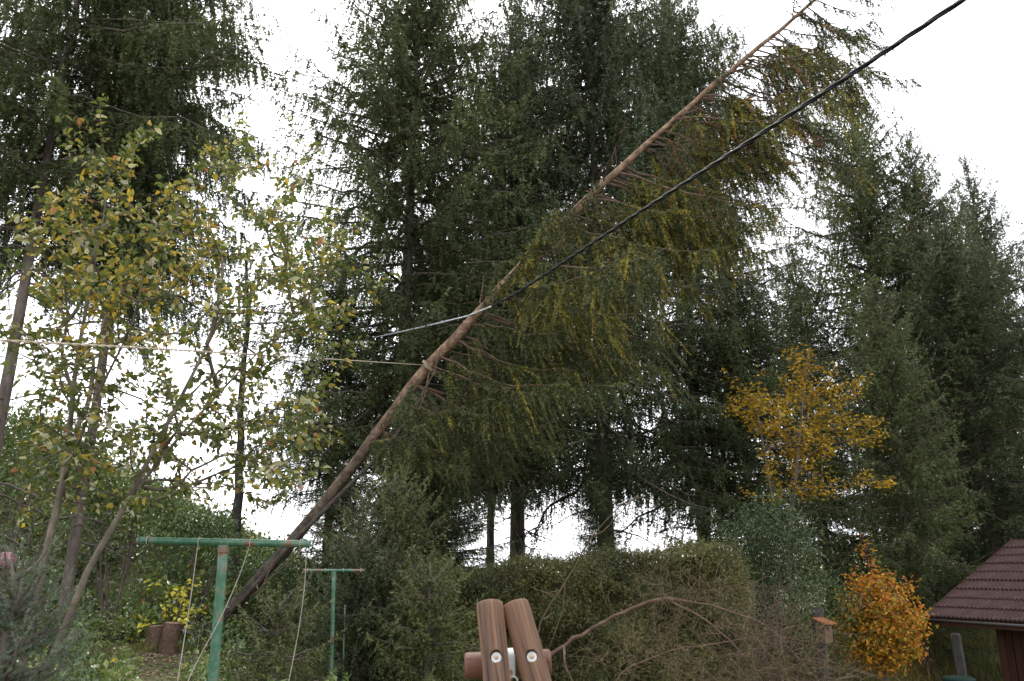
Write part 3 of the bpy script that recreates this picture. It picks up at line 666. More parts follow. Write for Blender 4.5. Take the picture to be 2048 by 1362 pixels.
# ------------------------------------------------------------------ clipped hedge
def hedge():
    r = R_(61); A = at(700, 1134, 11.3)[0]; B = at(1492, 1134, 10.6)[0]
    root = thing('hedge', 'clipped olive green conifer hedge across the middle below the spruces', 'hedge', ((A+B)/2, 11.6, 0))
    n = 11000
    def top(x): return 1.62+.10*np.sin(x*2.1)+.06*np.sin(x*5.3+1)+.30*sstep(x, .9, 2.1)
    def front(x, z): return 10.75+.11*np.sin(x*2.7+z*2)+.10*np.sin(x*6.1-z*5)+.08*np.sin(z*9+x*3)+.06*np.sin(x*14+z*4)*np.sin(z*17-x*3)
    x = r.uniform(A, B, n); u = r.random(n); z = u*top(x); y = front(x, z)+np.abs(r.normal(0, .08, n))
    P = np.column_stack([x, y, z]); D = np.column_stack([r.normal(0, .5, n), -.7+r.normal(0, .3, n), .35+r.normal(0, .45, n)])
    m = 4200; x2 = r.uniform(A, B, m); y2 = r.uniform(10.8, 12.4, m)
    P2 = np.column_stack([x2, y2, top(x2)+.05*np.sin(y2*6)-np.abs(r.normal(0, .07, m))]); D2 = np.column_stack([r.normal(0, .5, m), r.normal(-.2, .5, m), .8+r.normal(0, .3, m)])
    k = 1800; z3 = r.random(k)*1.85; y3 = r.uniform(10.8, 12.4, k)
    P3 = np.column_stack([np.full(k, B)+.05*np.sin(z3*7+y3*4)-np.abs(r.normal(0, .05, k)), y3, z3]); D3 = np.column_stack([.7+r.normal(0, .3, k), r.normal(0, .5, k), r.normal(.3, .4, k)])
    PP = np.concatenate([P, P2, P3]); DD = np.concatenate([D, D2, D3]); N = len(PP)
    t = np.clip(.42+.18*np.sin(PP[:, 0]*3+PP[:, 2]*4)+r.normal(0, .17, N), 0, .88); t[r.random(N) < .05] = .93
    t += .16*sstep(PP[:, 0], .8, 2.5)
    g = Geo(); needles(g, PP, DD, r.uniform(.08, .26, N), .15, t, .038, .0185, 1, .40, r)
    # loose shoots standing out of the top
    m = 260; x4 = r.uniform(A, B, m); P4 = np.column_stack([x4, r.uniform(10.8, 12.2, m), top(x4)-.03]); D4 = np.column_stack([r.normal(0, .25, m), r.normal(0, .25, m), np.ones(m)])
    needles(g, P4, D4, r.uniform(.1, .28, m), 0, .6, .03, .012, 1, .35, r)
    part('foliage', g, M_hedge, root)
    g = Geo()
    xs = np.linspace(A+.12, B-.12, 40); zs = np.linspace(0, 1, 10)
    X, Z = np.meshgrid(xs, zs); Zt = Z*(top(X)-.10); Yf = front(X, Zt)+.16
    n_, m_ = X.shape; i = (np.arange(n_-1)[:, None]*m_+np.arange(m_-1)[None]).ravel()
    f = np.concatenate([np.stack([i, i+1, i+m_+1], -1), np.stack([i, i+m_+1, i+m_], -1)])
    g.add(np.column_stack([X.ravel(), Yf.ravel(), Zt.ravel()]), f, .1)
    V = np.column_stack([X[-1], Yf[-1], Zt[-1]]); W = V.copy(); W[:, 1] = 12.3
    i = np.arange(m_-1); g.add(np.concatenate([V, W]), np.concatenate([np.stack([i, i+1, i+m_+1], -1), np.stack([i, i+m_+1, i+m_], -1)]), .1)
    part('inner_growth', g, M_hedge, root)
hedge()

# ------------------------------------------------------------------ leafy fruit tree on the left, single leaves
def fruit_tree():
    r = R_(81)
    s1 = [at(p, q, Y) for p, q, Y in [(8, 1480, 5.2), (42, 1350, 5.2), (72, 1200, 5.25), (100, 1070, 5.3), (128, 960, 5.4), (140, 860, 5.5), (150, 740, 5.6), (175, 600, 5.7), (205, 450, 5.8), (222, 330, 5.9)]]
    s2 = [at(p, q, Y) for p, q, Y in [(50, 1480, 5.1), (88, 1350, 5.05), (130, 1260, 5.05), (160, 1180, 5.1), (178, 1125, 5.1), (215, 1078, 5.15), (255, 1000, 5.2), (318, 880, 5.3), (390, 740, 5.5), (450, 620, 5.7), (520, 500, 5.9)]]
    s3 = [at(p, q, Y) for p, q, Y in [(128, 960, 5.4), (190, 800, 5.1), (270, 640, 4.9), (300, 480, 4.8)]]
    s4 = [at(p, q, Y) for p, q, Y in [(255, 1000, 5.2), (370, 860, 5.6), (500, 720, 6.0), (640, 590, 6.3)]]
    for s in (s1, s2):
        s[0][2] = min(s[0][2], 0); s.insert(0, np.array([s[0][0]-.03, s[0][1], -.1])) if s[0][2] > .05 else None
    def dens(pts, n):
        pts = np.array(pts); c = np.concatenate([[0], np.cumsum(np.linalg.norm(np.diff(pts, axis=0), axis=1))]); s = np.linspace(0, c[-1], n)
        q = np.column_stack([np.interp(s, c, pts[:, k]) for k in range(3)]); q[1:-1] = (q[:-2]+q[1:-1]*2+q[2:])/4; return q
    S = [dens(s1, 30), dens(s2, 30), dens(s3, 14), dens(s4, 16)]
    root = thing('fruit_tree', 'two stemmed fruit tree with yellowing oval leaves on the left', 'tree', (S[0][0][0], S[0][0][1], 0))
    for q, (a, b) in zip(S, ((.034, .004), (.031, .004), (.013, .003), (.014, .003))):
        g = Geo(); g.tube(q, np.linspace(a, b, len(q)), 10); part('stem', g, M_cbark, root, True)
    # crown blobs: x, y, spread x, spread y, number of shoots
    blobs = [(150, 420, 85, 110, 34), (230, 330, 60, 90, 14), (330, 420, 80, 80, 24), (230, 560, 130, 90, 46), (110, 620, 90, 100, 26), (420, 560, 110, 90, 40), (560, 430, 90, 80, 26),
             (470, 320, 70, 60, 14), (600, 600, 100, 80, 34), (660, 480, 70, 60, 12), (330, 720, 130, 80, 38), (520, 760, 110, 90, 40), (120, 780, 80, 90, 24), (630, 830, 50, 70, 10), (420, 890, 120, 60, 26),
             (240, 880, 110, 70, 22), (60, 900, 60, 70, 8), (660, 650, 60, 60, 12), (310, 980, 100, 40, 12), (540, 960, 60, 40, 6), (110, 1000, 40, 40, 5), (350, 860, 150, 70, 26), (450, 960, 110, 40, 14), (200, 720, 130, 110, 30), (560, 860, 70, 80, 14), (580, 520, 110, 90, 22), (90, 480, 60, 120, 14)]
    att = []
    for bx, by, sx, sy, n in blobs:
        for _ in range(n):
            x = bx+r.normal(0, .62)*sx; y = by+r.normal(0, .62)*sy
            att.append(at(x, y, float(np.clip(r.normal(5.6+.0012*(x-300), .55), 4.6, 7.2))))
    ends = [(200, 195, 5.3), (122, 232, 5.2), (292, 262, 5.0), (312, 262, 5.1), (470, 232, 6.0), (575, 238, 6.2), (640, 290, 6.3), (735, 432, 6.2), (785, 545, 6.3), (755, 605, 6.2), (740, 520, 6.0), (690, 690, 5.9), (660, 850, 5.6), (645, 930, 5.6), (590, 330, 6.1), (30, 500, 5.0), (20, 700, 5.2), (400, 300, 5.6)]
    att += [at(*e) for e in ends]
    ch = grow(r, S, att, .10, .28, .5, .0030, .42)
    g = Geo()
    for p, q in ch: g.tube(p, np.minimum(q, .02), 5, cap=False)
    part('branchwork', g, M_cbark, root, kind='stuff')
    P, D = leaf_points(r, ch, .040, .0085, .25, .85, 3)
    P = P+r.normal(0, .026, P.shape)
    # terminal shoots carry denser leaves
    n = len(P); px, py, zc = proj(P)
    ok = (zc > 3.6); P, D, px, py, zc = P[ok], D[ok], px[ok], py[ok], zc[ok]; n = len(P)
    N = nrm(UPV*.8+r.normal(0, .6, (n, 3))); L = r.uniform(.036, .070, n); W = L*r.uniform(.5, .64, n)
    t = np.clip(.18+.55*r.random(n)**1.6, 0, .72)
    t[r.random(n) < .10] = .84+.12*r.random(); pal = r.random(n) < .07; t[pal] = r.uniform(.80, .95, pal.sum()); t[r.random(n) < .015] = 1
    yl = (np.hypot(px-240, (py-520)) < 200) & (r.random(n) < .25); t[yl] = r.uniform(.6, .76, yl.sum())
    inv = (px > 0) & (px < 2048) & (py > 0) & (py < 1362)
    order = np.argsort(np.where(inv, zc/L*.07, 99)); single = order[:290]; rest = order[290:]
    g = Geo(); leaves(g, P[rest], D[rest], N[rest], L[rest], W[rest], t[rest]); part('leaves', g, M_cherry, root, kind='stuff')
    protos = []
    for tt in (.15, .3, .45, .6, .7, .84, .93):
        g = Geo(); leaves(g, [[0, 0, 0]], [[1, 0, 0]], [[0, 0, 1]], 1, .56, tt); protos.append((tt, g.mesh('leaf', M_cherry)))
    o0 = np.array(root.location)
    for i in single:
        m = min(protos, key=lambda q: abs(q[0]-t[i]))[1]
        y = nrm(np.cross(N[i], D[i])); z = np.cross(D[i], y)
        o = link('leaf', m, root)
        Mx = Matrix(((D[i][0], y[0], z[0]), (D[i][1], y[1], z[1]), (D[i][2], y[2], z[2]))).to_4x4()
        o.matrix_local = Matrix.Translation(P[i]-o0) @ Mx @ Matrix.Diagonal((L[i], L[i], L[i], 1))
    print('fruit tree leaves', n)
fruit_tree()

# ------------------------------------------------------------------ yellow birch and orange bush, shrubs
def birch():
    r = R_(91); Y = 15.0
    b = at(1585, 1250, Y); b[2] = gz(b[0], Y)
    root = thing('birch_tree', 'slim tree with bright yellow autumn leaves in front of dark spruces', 'tree', tuple(b))
    st = [b, at(1575, 1100, Y), at(1588, 980, Y), at(1600, 860, Y), at(1610, 760, Y), at(1618, 700, Y)]
    s2 = [st[1], at(1545, 1000, Y), at(1528, 900, Y), at(1510, 800, Y)]
    g = Geo(); g.tube(st, [.06, .05, .04, .03, .018, .008], 8); part('trunk', g, M_bark, root, True)
    g = Geo(); g.tube(s2, [.035, .03, .02, .008], 6); part('limb', g, M_bark, root, True)
    att = []
    for x, y, sx, sy, n in [(1600, 745, 60, 45, 34), (1590, 830, 85, 55, 60), (1650, 800, 60, 60, 30), (1510, 790, 45, 40, 18), (1620, 900, 80, 45, 46), (1540, 860, 50, 40, 16), (1700, 860, 45, 40, 22), (1570, 980, 70, 30, 22), (1660, 960, 60, 22, 9), (1700, 780, 30, 40, 7), (1470, 820, 25, 20, 6), (1780, 962, 22, 5, 4)]:
        for _ in range(n): att.append(at(x+r.normal(0, .7)*sx, y+r.normal(0, .7)*sy, Y+r.normal(0, .55)))
    ch = grow(r, [np.array(st), np.array(s2)], att, .14, .25, .5, .003, .42)
    g = Geo()
    for p, q in ch: g.tube(p, np.minimum(q, .02), 4, cap=False)
    part('branchwork', g, M_bark, root, kind='stuff')
    P, D = leaf_points(r, ch, .055, .012, .15, .9, 3); n = len(P)
    D[:, 2] *= .45
    N = nrm(UPV+r.normal(0, .45, (n, 3))); L = r.uniform(.06, .10, n)
    g = Geo(); leaves(g, P+r.normal(0, .06, (n, 3)), D, N, L, L*.55, np.clip(r.normal(.55, .25, n), 0, 1), hexa=False); part('crown', g, M_yellow, root)
    print('birch leaves', n)
birch()

def orange_bush():
    r = R_(92); Y = 13.6
    b = at(1772, 1362, Y); b[2] = gz(b[0], Y); c = at(1758, 1243, Y)
    root = thing('orange_bush', 'round beech bush with copper orange leaves left of the shed', 'bush', tuple(b))
    st = np.array([b, b+(c-b)*.45, c, at(1765, 1170, Y)])
    g = Geo(); g.tube(st, [.05, .04, .025, .01], 8); part('trunk', g, M_bark, root, True)
    att = []
    for _ in range(420):
        u = nrm(r.normal(size=3))*r.random()**(1/2.2)
        w = .70 if u[2] > 0 else .70-.0*u[2]
        att.append(c+u*np.array([.74*(1-.03*u[2]), .66, .78]))
    att += [at(1765+r.normal(0, 30), 1135+r.normal(0, 18), Y) for _ in range(3)]
    att += [at(1700, 1140, Y), at(1730, 1110, Y), at(1825, 1160, Y), at(1835, 1230, Y), at(1840, 1250, Y)]
    ch = grow(r, [st], att, .12, .25, .6, .0025, .42)
    g = Geo()
    for p, q in ch: g.tube(p, np.minimum(q, .015), 4, cap=False)
    part('branchwork', g, M_bark, root, kind='stuff')
    P, D = leaf_points(r, ch, .045, .010, .2, .9, 5); n = len(P)
    N = nrm((P-c)*.7+UPV*.6-np.array([0, .3, 0])+r.normal(0, .5, (n, 3))); L = r.uniform(.05, .085, n)
    t = np.clip(.54+.16*(P[:, 2]-c[2])+r.normal(0, .24, n), 0, 1); t[r.random(n) < .08] = .05
    g = Geo(); leaves(g, P+r.normal(0, .06, (n, 3)), D, N, L, L*.62, t, hexa=False); part('crown', g, M_orange, root)
    print('orange leaves', n)
orange_bush()

def bush(name, label, px, py, Y, rad, n, L, mat, tint, seed, group=None, **kw):
    r = R_(seed); c = at(px, py, Y); zg = float(gz(c[0], Y))
    root = thing(name, label, 'bush', (c[0], Y, zg), group)
    g = Geo()
    base = np.array([c[0], Y, zg-.05])
    for i in range(9):
        e = c+r.normal(0, .45, 3)*np.array(rad); q = np.linspace(0, 1, 6)
        p = base+(e-base)*q[:, None]+r.normal(0, .03, (6, 3)); p[0] = base+r.normal(0, .05, 3)
        g.tube(p, np.linspace(.022, .005, 6), 5)
    part('stems', g, M_bark, root)
    g = Geo(); bush_leaves(r, g, c, rad, n, L, tint, **kw); part('foliage', g, mat, root)
    return root
bush('leafy_shrub', 'tall grey green leafy shrub at the right end of the hedge', 1540, 1150, 12.6, (.80, .7, 1.15), 6500, .065, M_shrub, (.5, .2), 101, W=.45)
bush('leafy_shrub', 'low dark green shrub behind the nest box post', 1655, 1255, 13.8, (.75, .6, .75), 4200, .06, M_under, (.22, .14), 102, W=.5)
bush('leafy_shrub', 'yellowish green bush high on the bank at left edge', 40, 930, 11.5, (1.15, .9, .85), 6000, .075, M_under, (.40, .16), 103)
bush('leafy_shrub', 'dark bush on the bank crest left of the bright gap', 395, 1095, 13.5, (.75, .7, .62), 4200, .065, M_under, (.22, .13), 104)
bush('leafy_shrub', 'bush on the bank between the fruit tree stems', 250, 1030, 12.5, (1.1, .8, .6), 5000, .07, M_under, (.36, .16), 105)
bush('leafy_shrub', 'low dark bush at the foot of the bank left of the hedge', 560, 1190, 14.2, (1.2, .6, .55), 5000, .06, M_under, (.16, .12), 106)

# undergrowth on the left bank
def undergrowth():
    r = R_(111); g = Geo()
    k = 1150; cx = r.uniform(-10.5, -1.6, k); cy = r.uniform(6.2, 18.5, k)
    path = (np.abs(cx-(-4.9)) < .7) & (cy > 9.6) & (cy < 12.4)       # trodden bare patch by the stumps
    pxx, pyy, _ = proj(np.column_stack([cx, cy, gz(cx, cy)+.25])); keep = ~path & ~((pxx > 470) & (cy > 8.5) & (cy < 13.6)) & ~((pxx > 255) & (pxx < 400) & (pyy > 1235) & (cy < 11))
    cx, cy = cx[keep], cy[keep]; k = len(cx)
    h = r.uniform(.12, .6, k)*(1+.5*(cy > 13)); tt = r.choice([.2, .32, .5, .66, .90], k, p=[.28, .3, .2, .08, .14]); rr = r.uniform(.18, .42, k)*(1+.3*(cy > 12.5))
    n = 80000; i = r.integers(0, k, n)
    u = r.normal(0, .5, (n, 3)); P = np.column_stack([cx[i]+u[:, 0]*rr[i], cy[i]+u[:, 1]*rr[i], 0*cx[i]])
    P[:, 2] = gz(P[:, 0], P[:, 1])+h[i]*np.clip(.85+.35*u[:, 2]-.8*(u[:, 0]**2+u[:, 1]**2), .03, 1.4)
    D = nrm(np.column_stack([u[:, :2]+r.normal(0, .5, (n, 2)), r.normal(-.1, .45, n)])); N = nrm(UPV+r.normal(0, .45, (n, 3)))
    L = np.where(tt[i] > .85, .04, .075)*r.uniform(.6, 1.4, n)*(1+.35*(P[:, 1] > 12.5))
    t = np.clip(tt[i]+r.normal(0, .09, n)*(tt[i] < .8), 0, .78*(tt[i] < .8)+1*(tt[i] >= .8)); t[(tt[i] >= .8) & (r.random(n) < .45)] = .3
    t[r.random(n) < .012] = .97; t[r.random(n) < .006] = 1
    leaves(g, P, D, N, L, L*.55, t, hexa=False)
    # stems
    m = 2400; j = r.integers(0, k, m); b = np.column_stack([cx[j]+r.normal(0, .15, m), cy[j]+r.normal(0, .15, m), 0*cx[j]]); b[:, 2] = gz(b[:, 0], b[:, 1])
    leaves(g, b, np.column_stack([r.normal(0, .2, (m, 2)), np.ones(m)]), r.normal(size=(m, 3)), h[j]*1.2, .012, .45, fold=0, hexa=False)
    o = link('undergrowth', g.mesh('undergrowth', M_under)); tag(o, 'mixed leafy undergrowth covering the bank on the left', 'undergrowth', None, 'stuff')
    # dry litter on the bare patch and general ground cover
    g = Geo(); n = 5200
    x = np.concatenate([r.normal(-4.9, .7, 2600), r.uniform(-7, 9, n-2600)]); y = np.concatenate([r.normal(11.2, 1.1, 2600), r.uniform(8.5, 16, n-2600)])
    P = np.column_stack([x, y, gz(x, y)+.012]); D = np.column_stack([r.normal(0, 1, (n, 2)), r.normal(0, .15, n)]); L = r.uniform(.03, .08, n)
    leaves(g, P, D, UPV+r.normal(0, .3, (n, 3)), L, L*.4, np.clip(r.normal(.5, .25, n), 0, 1), hexa=False)
    tag(link('leaf_litter', g.mesh('leaf_litter', M_litter)), 'dry fallen leaves and twigs on bare soil by the stumps', 'litter', None, 'stuff')
    # grass
    g = Geo(); n = 9000
    x = r.uniform(-5.2, -1.5, n); y = r.uniform(7.5, 12.5, n); P = np.column_stack([x, y, gz(x, y)]); D = np.column_stack([r.normal(0, .35, (n, 2)), np.ones(n)])
    kp = ~((np.abs(x+4.4) < .6) & (y > 9.3) & (y < 12)); P, D = P[kp], D[kp]; n = len(P)
    leaves(g, P, D, r.normal(size=(n, 3)), r.uniform(.08, .25, n), .012, r.uniform(0, .5, n), curl=.8, hexa=False)
    n = 12000; x = r.uniform(4.8, 12, n); y = r.uniform(13, 21, n); P = np.column_stack([x, y, gz(x, y)]); D = np.column_stack([r.normal(-.2, .4, (n, 2)), np.ones(n)])
    leaves(g, P, D, r.normal(size=(n, 3)), r.uniform(.18, .5, n), .016, np.clip(.3+.3*np.sin(x*1.4)*np.cos(y*.9)+r.normal(.1, .2, n), 0, 1), curl=1.5, hexa=False)
    tag(link('grass', g.mesh('grass', M_grass)), 'tall green and rust brown grass on the slope beside the shed', 'grass', None, 'stuff')
undergrowth()

def yellow_plant():
    r = R_(121); Y = 12.6; c = at(345, 1215, Y); b = np.array([c[0], Y, gz(c[0], Y)])
    root = thing('yellow_leaved_plant', 'low plant with lemon yellow leaves behind the sawn stumps', 'plant', tuple(b))
    st = []
    g = Geo(); gl = Geo()
    for i in range(26):
        e = at(345+r.normal(0, 28), 1225+r.normal(0, 26), Y+r.normal(0, .15)); q = np.linspace(0, 1, 5)[:, None]
        p = b+(e-b)*q+r.normal(0, .02, (5, 3)); g.tube(p, np.linspace(.007, .003, 5), 4)
        n = 7; P = p[-1]+r.normal(0, .05, (n, 3)); D = np.column_stack([r.normal(0, 1, (n, 2)), r.normal(-.1, .2, n)]); L = r.uniform(.06, .11, n)
        leaves(gl, P, D, UPV+r.normal(0, .35, (n, 3))-np.array([0, .4, 0]), L, L*.7, r.uniform(0, 1, n))
    part('stems', g, M_twig, root); part('foliage', gl, M_lemon, root)
    Y = 7.2; c = at(12, 1118, Y); b = np.array([c[0], Y, gz(c[0], Y)])
    root = thing('flowering_plant', 'pink flower head on a leafy stem at the left edge', 'flower', tuple(b))
    g = Geo(); g.tube([b, (b+c)/2+[.03, 0, 0], c], [.008, .007, .005], 5); part('stem', g, M_twig, root)
    n = 260; u = nrm(r.normal(size=(n, 3))); P = c+u*np.array([.075, .075, .055]); gl = Geo()
    leaves(gl, P, nrm(np.cross(u, r.normal(size=(n, 3)))), u, .028, .024, r.random(n), hexa=False); part('flower_head', gl, M_pink, root)
    gl = Geo(); n = 40; P = b+(c-b)*r.uniform(.2, .9, n)[:, None]; D = np.column_stack([r.normal(0, 1, (n, 2)), r.normal(0, .3, n)])
    leaves(gl, P, D, UPV+r.normal(0, .3, (n, 3)), .11, .06, .35); part('foliage', gl, M_under, root)
yellow_plant()

def stump(px, pt, pb, Y, rad, lean, label):
    r = R_(int(px)); top = at(px, pt, Y); bot = at(px-lean, pb, Y); bot[2] = gz(bot[0], Y)-.05
    root = thing('tree_stump', label, 'stump', tuple(bot), 'sawn stumps on the bank')
    n = 14; q = np.linspace(0, 1, 7); g = Geo()
    g.tube(bot+(top-bot)*q[:, None], rad*(1.35-.35*q+r.normal(0, .03, 7)), n, cap=False); part('bark', g, M_stump, root, True)
    g = Geo(); d = nrm(top-bot); g.tube([top-d*.02, top+d*.006], [rad*.97, rad*.95], n); part('cut_face', g, M_cut, root)
stump(346, 1246, 1305, 12.0, .11, 12, 'pale topped sawn stump leaning right below the yellow leaves')
stump(312, 1252, 1300, 12.1, .105, 2, 'darker sawn stump left of the pale topped one')

# ------------------------------------------------------------------ green clothes poles and lines
def pole(bar_l, bar_r, post_t, post_b, Y, rb, rp, label, short=None):
    a = at(*bar_l, Y); b = at(*bar_r, Y-.0); t = at(*post_t, Y); lo = at(*post_b, Y); d = (lo-t)/abs(lo[2]-t[2]); zg = float(gz(t[0], Y))
    d = np.array([d[0], 0, -1]); f = t+d*(t[2]-zg+.1)
    root = thing('clothes_pole', label, 'clothes pole', (f[0], Y, zg), 'green clothes line poles')
    q = np.linspace(0, 1, 12)[:, None]
    g = Geo(); g.tube(t+(f-t)*q, rp, 16); part('post', g, M_green, root, True)
    g = Geo(); g.tube(a+(b-a)*q, rb, 14); part('crossbar', g, M_green, root, True)
    for e, s in ((a, -1), (b, 1)):
        g = Geo(); dd = nrm(b-a)*s; g.tube([e-dd*.015, e+dd*.004], rb*1.06, 14); part('end_cap', g, M_green, root)
    g = Geo(); g.tube([t+UPV*.0, t-UPV*.05], rp*1.16, 16); part('collar', g, M_green, root)
    for e in (a+(b-a)*.06, a+(b-a)*.36, a+(b-a)*.66, a+(b-a)*.95):
        g = Geo(); th = np.linspace(0, 2*math.pi, 12); g.tube(np.column_stack([e[0]+.0*th, e[1]+(rb+.006)*np.cos(th), e[2]+(rb+.006)*np.sin(th)]), .0035, 5); part('line_loop', g, M_line, root)
    return a, b
a1, b1 = pole((276, 1081), (619, 1088), (448, 1090), (426, 1362), 5.6, .025, .034, 'near green clothes pole with chipped T shaped crossbar')
a2, b2 = pole((608, 1141), (728, 1141), (668, 1143), (662, 1362), 9.0, .016, .022, 'far thin green clothes pole half hidden by spruce boughs')
def slack(pts, Y, rad, label, grp='washing lines hanging from the near green pole'):
    p = np.array([at(*q, y) for q, y in zip(pts, Y)]); k = np.linspace(0, 1, len(p)); f = np.linspace(0, 1, 24)
    p = np.column_stack([np.interp(f, k, p[:, c]) for c in range(3)]); p[2:-2] = (p[:-4]+p[1:-3]+p[2:-2]+p[3:-1]+p[4:])/5
    o = thing('washing_line', label, 'line', tuple(p[0]), grp)
    g = Geo(); g.tube(p, rad, 6); part('cord', g, M_line, o, True)
    g = Geo(); g.tube([p[0]+UPV*.012, p[0]-UPV*.02], rad*2, 6); part('knot', g, M_line, o)
slack([(396, 1085), (384, 1180), (370, 1270), (353, 1375), (348, 1430)], [5.6, 5.55, 5.5, 5.4, 5.35], .0032, 'pale cord hanging left of the near green post')
slack([(500, 1088), (480, 1150), (440, 1240), (395, 1320), (366, 1385)], [5.6, 5.55, 5.4, 5.3, 5.2], .0026, 'pale cord slanting across behind the near green post')
slack([(613, 1088), (610, 1170), (598, 1260), (575, 1375), (565, 1430)], [5.6, 5.6, 5.6, 5.5, 5.45], .0026, 'pale cord dropping from the right end of the crossbar')
def stake():
    b = at(686, 1400, 9.6); t = at(690, 1212, 9.6); b[2] = gz(b[0], 9.6)-.1
    o = thing('garden_stake', 'thin weathered green stake just right of the far clothes pole', 'stake', tuple(b))
    g = Geo(); g.tube([b, (b+t)/2, t], .011, 8); part('rod', g, M_green, o, True)
    g = Geo(); g.tube([t-UPV*.004, t+UPV*.012], [.013, .009], 8); part('cap', g, M_green, o)
stake()

# ------------------------------------------------------------------ overhead cable and rope
def strand(pts, rad, twist, n, strands, g, sides=6):
    pts = np.array(pts); c = np.concatenate([[0], np.cumsum(np.linalg.norm(np.diff(pts, axis=0), axis=1))]); s = np.linspace(0, c[-1], n)
    P = np.column_stack([np.interp(s, c, pts[:, k]) for k in range(3)])
    tan = nrm(np.gradient(P, axis=0)); A = nrm(np.cross(tan, UPV)); B = np.cross(tan, A)
    for k in range(strands):
        th = s*twist+k*2*math.pi/strands
        g.tube(P+(A*np.cos(th)[:, None]+B*np.sin(th)[:, None])*rad*.52, rad*.56, sides)
kink = at(985, 612, 11.55)
def cable():
    o = thing('overhead_cable', 'black twisted overhead cable bent down by the leaning spruce', 'cable', tuple(kink))
    near = [kink, at(1040, 582, 10.6), at(1270, 430, 7.9), at(1500, 282, 6.3), at(1720, 137, 5.3), at(1925, 0, 4.6), at(2300, -245, 3.5)]
    q = np.array(near); t = np.linspace(0, 1, len(q)); g = Geo(); strand(near, .019, 9, 260, 3, g); part('sheathed_span', g, M_cable, o, True)
    far = [kink+np.array([-.02, .02, 0]), at(935, 632, 12.1), at(840, 655, 13.8), at(740, 677, 16.5), at(650, 692, 20), at(540, 712, 26), at(430, 730, 34)]
    g = Geo(); strand(far, .014, 9, 200, 3, g); part('pale_span', g, M_wire, o, True)  # far span of the cable, given a paler colour than the near one
cable()
def rope():
    P = [at(-350, 655, 2.9), at(0, 681, 3.3), at(300, 697, 4.1), at(620, 716, 6.4), at(860, 731, 12.25)]
    o = thing('rope', 'pale rope stretched from the left edge to the leaning trunk', 'rope', tuple(P[-1]))
    g = Geo(); strand(P, .0068, 60, 700, 2, g, 5); part('cord', g, M_rope, o, True)
    c = at(855, 735, 12.3); ax = nrm(at(984, 598, 12.0)-at(751, 872, 12.5)); u = nrm(np.cross(ax, UPV)); v = np.cross(ax, u); th = np.linspace(0, 4*math.pi, 40)
    g = Geo(); g.tube(c+(u[None]*np.cos(th)[:, None]+v[None]*np.sin(th)[:, None])*.125+ax[None]*(th*.004)[:, None], .009, 6); part('hitch', g, M_rope, o, True)
rope()

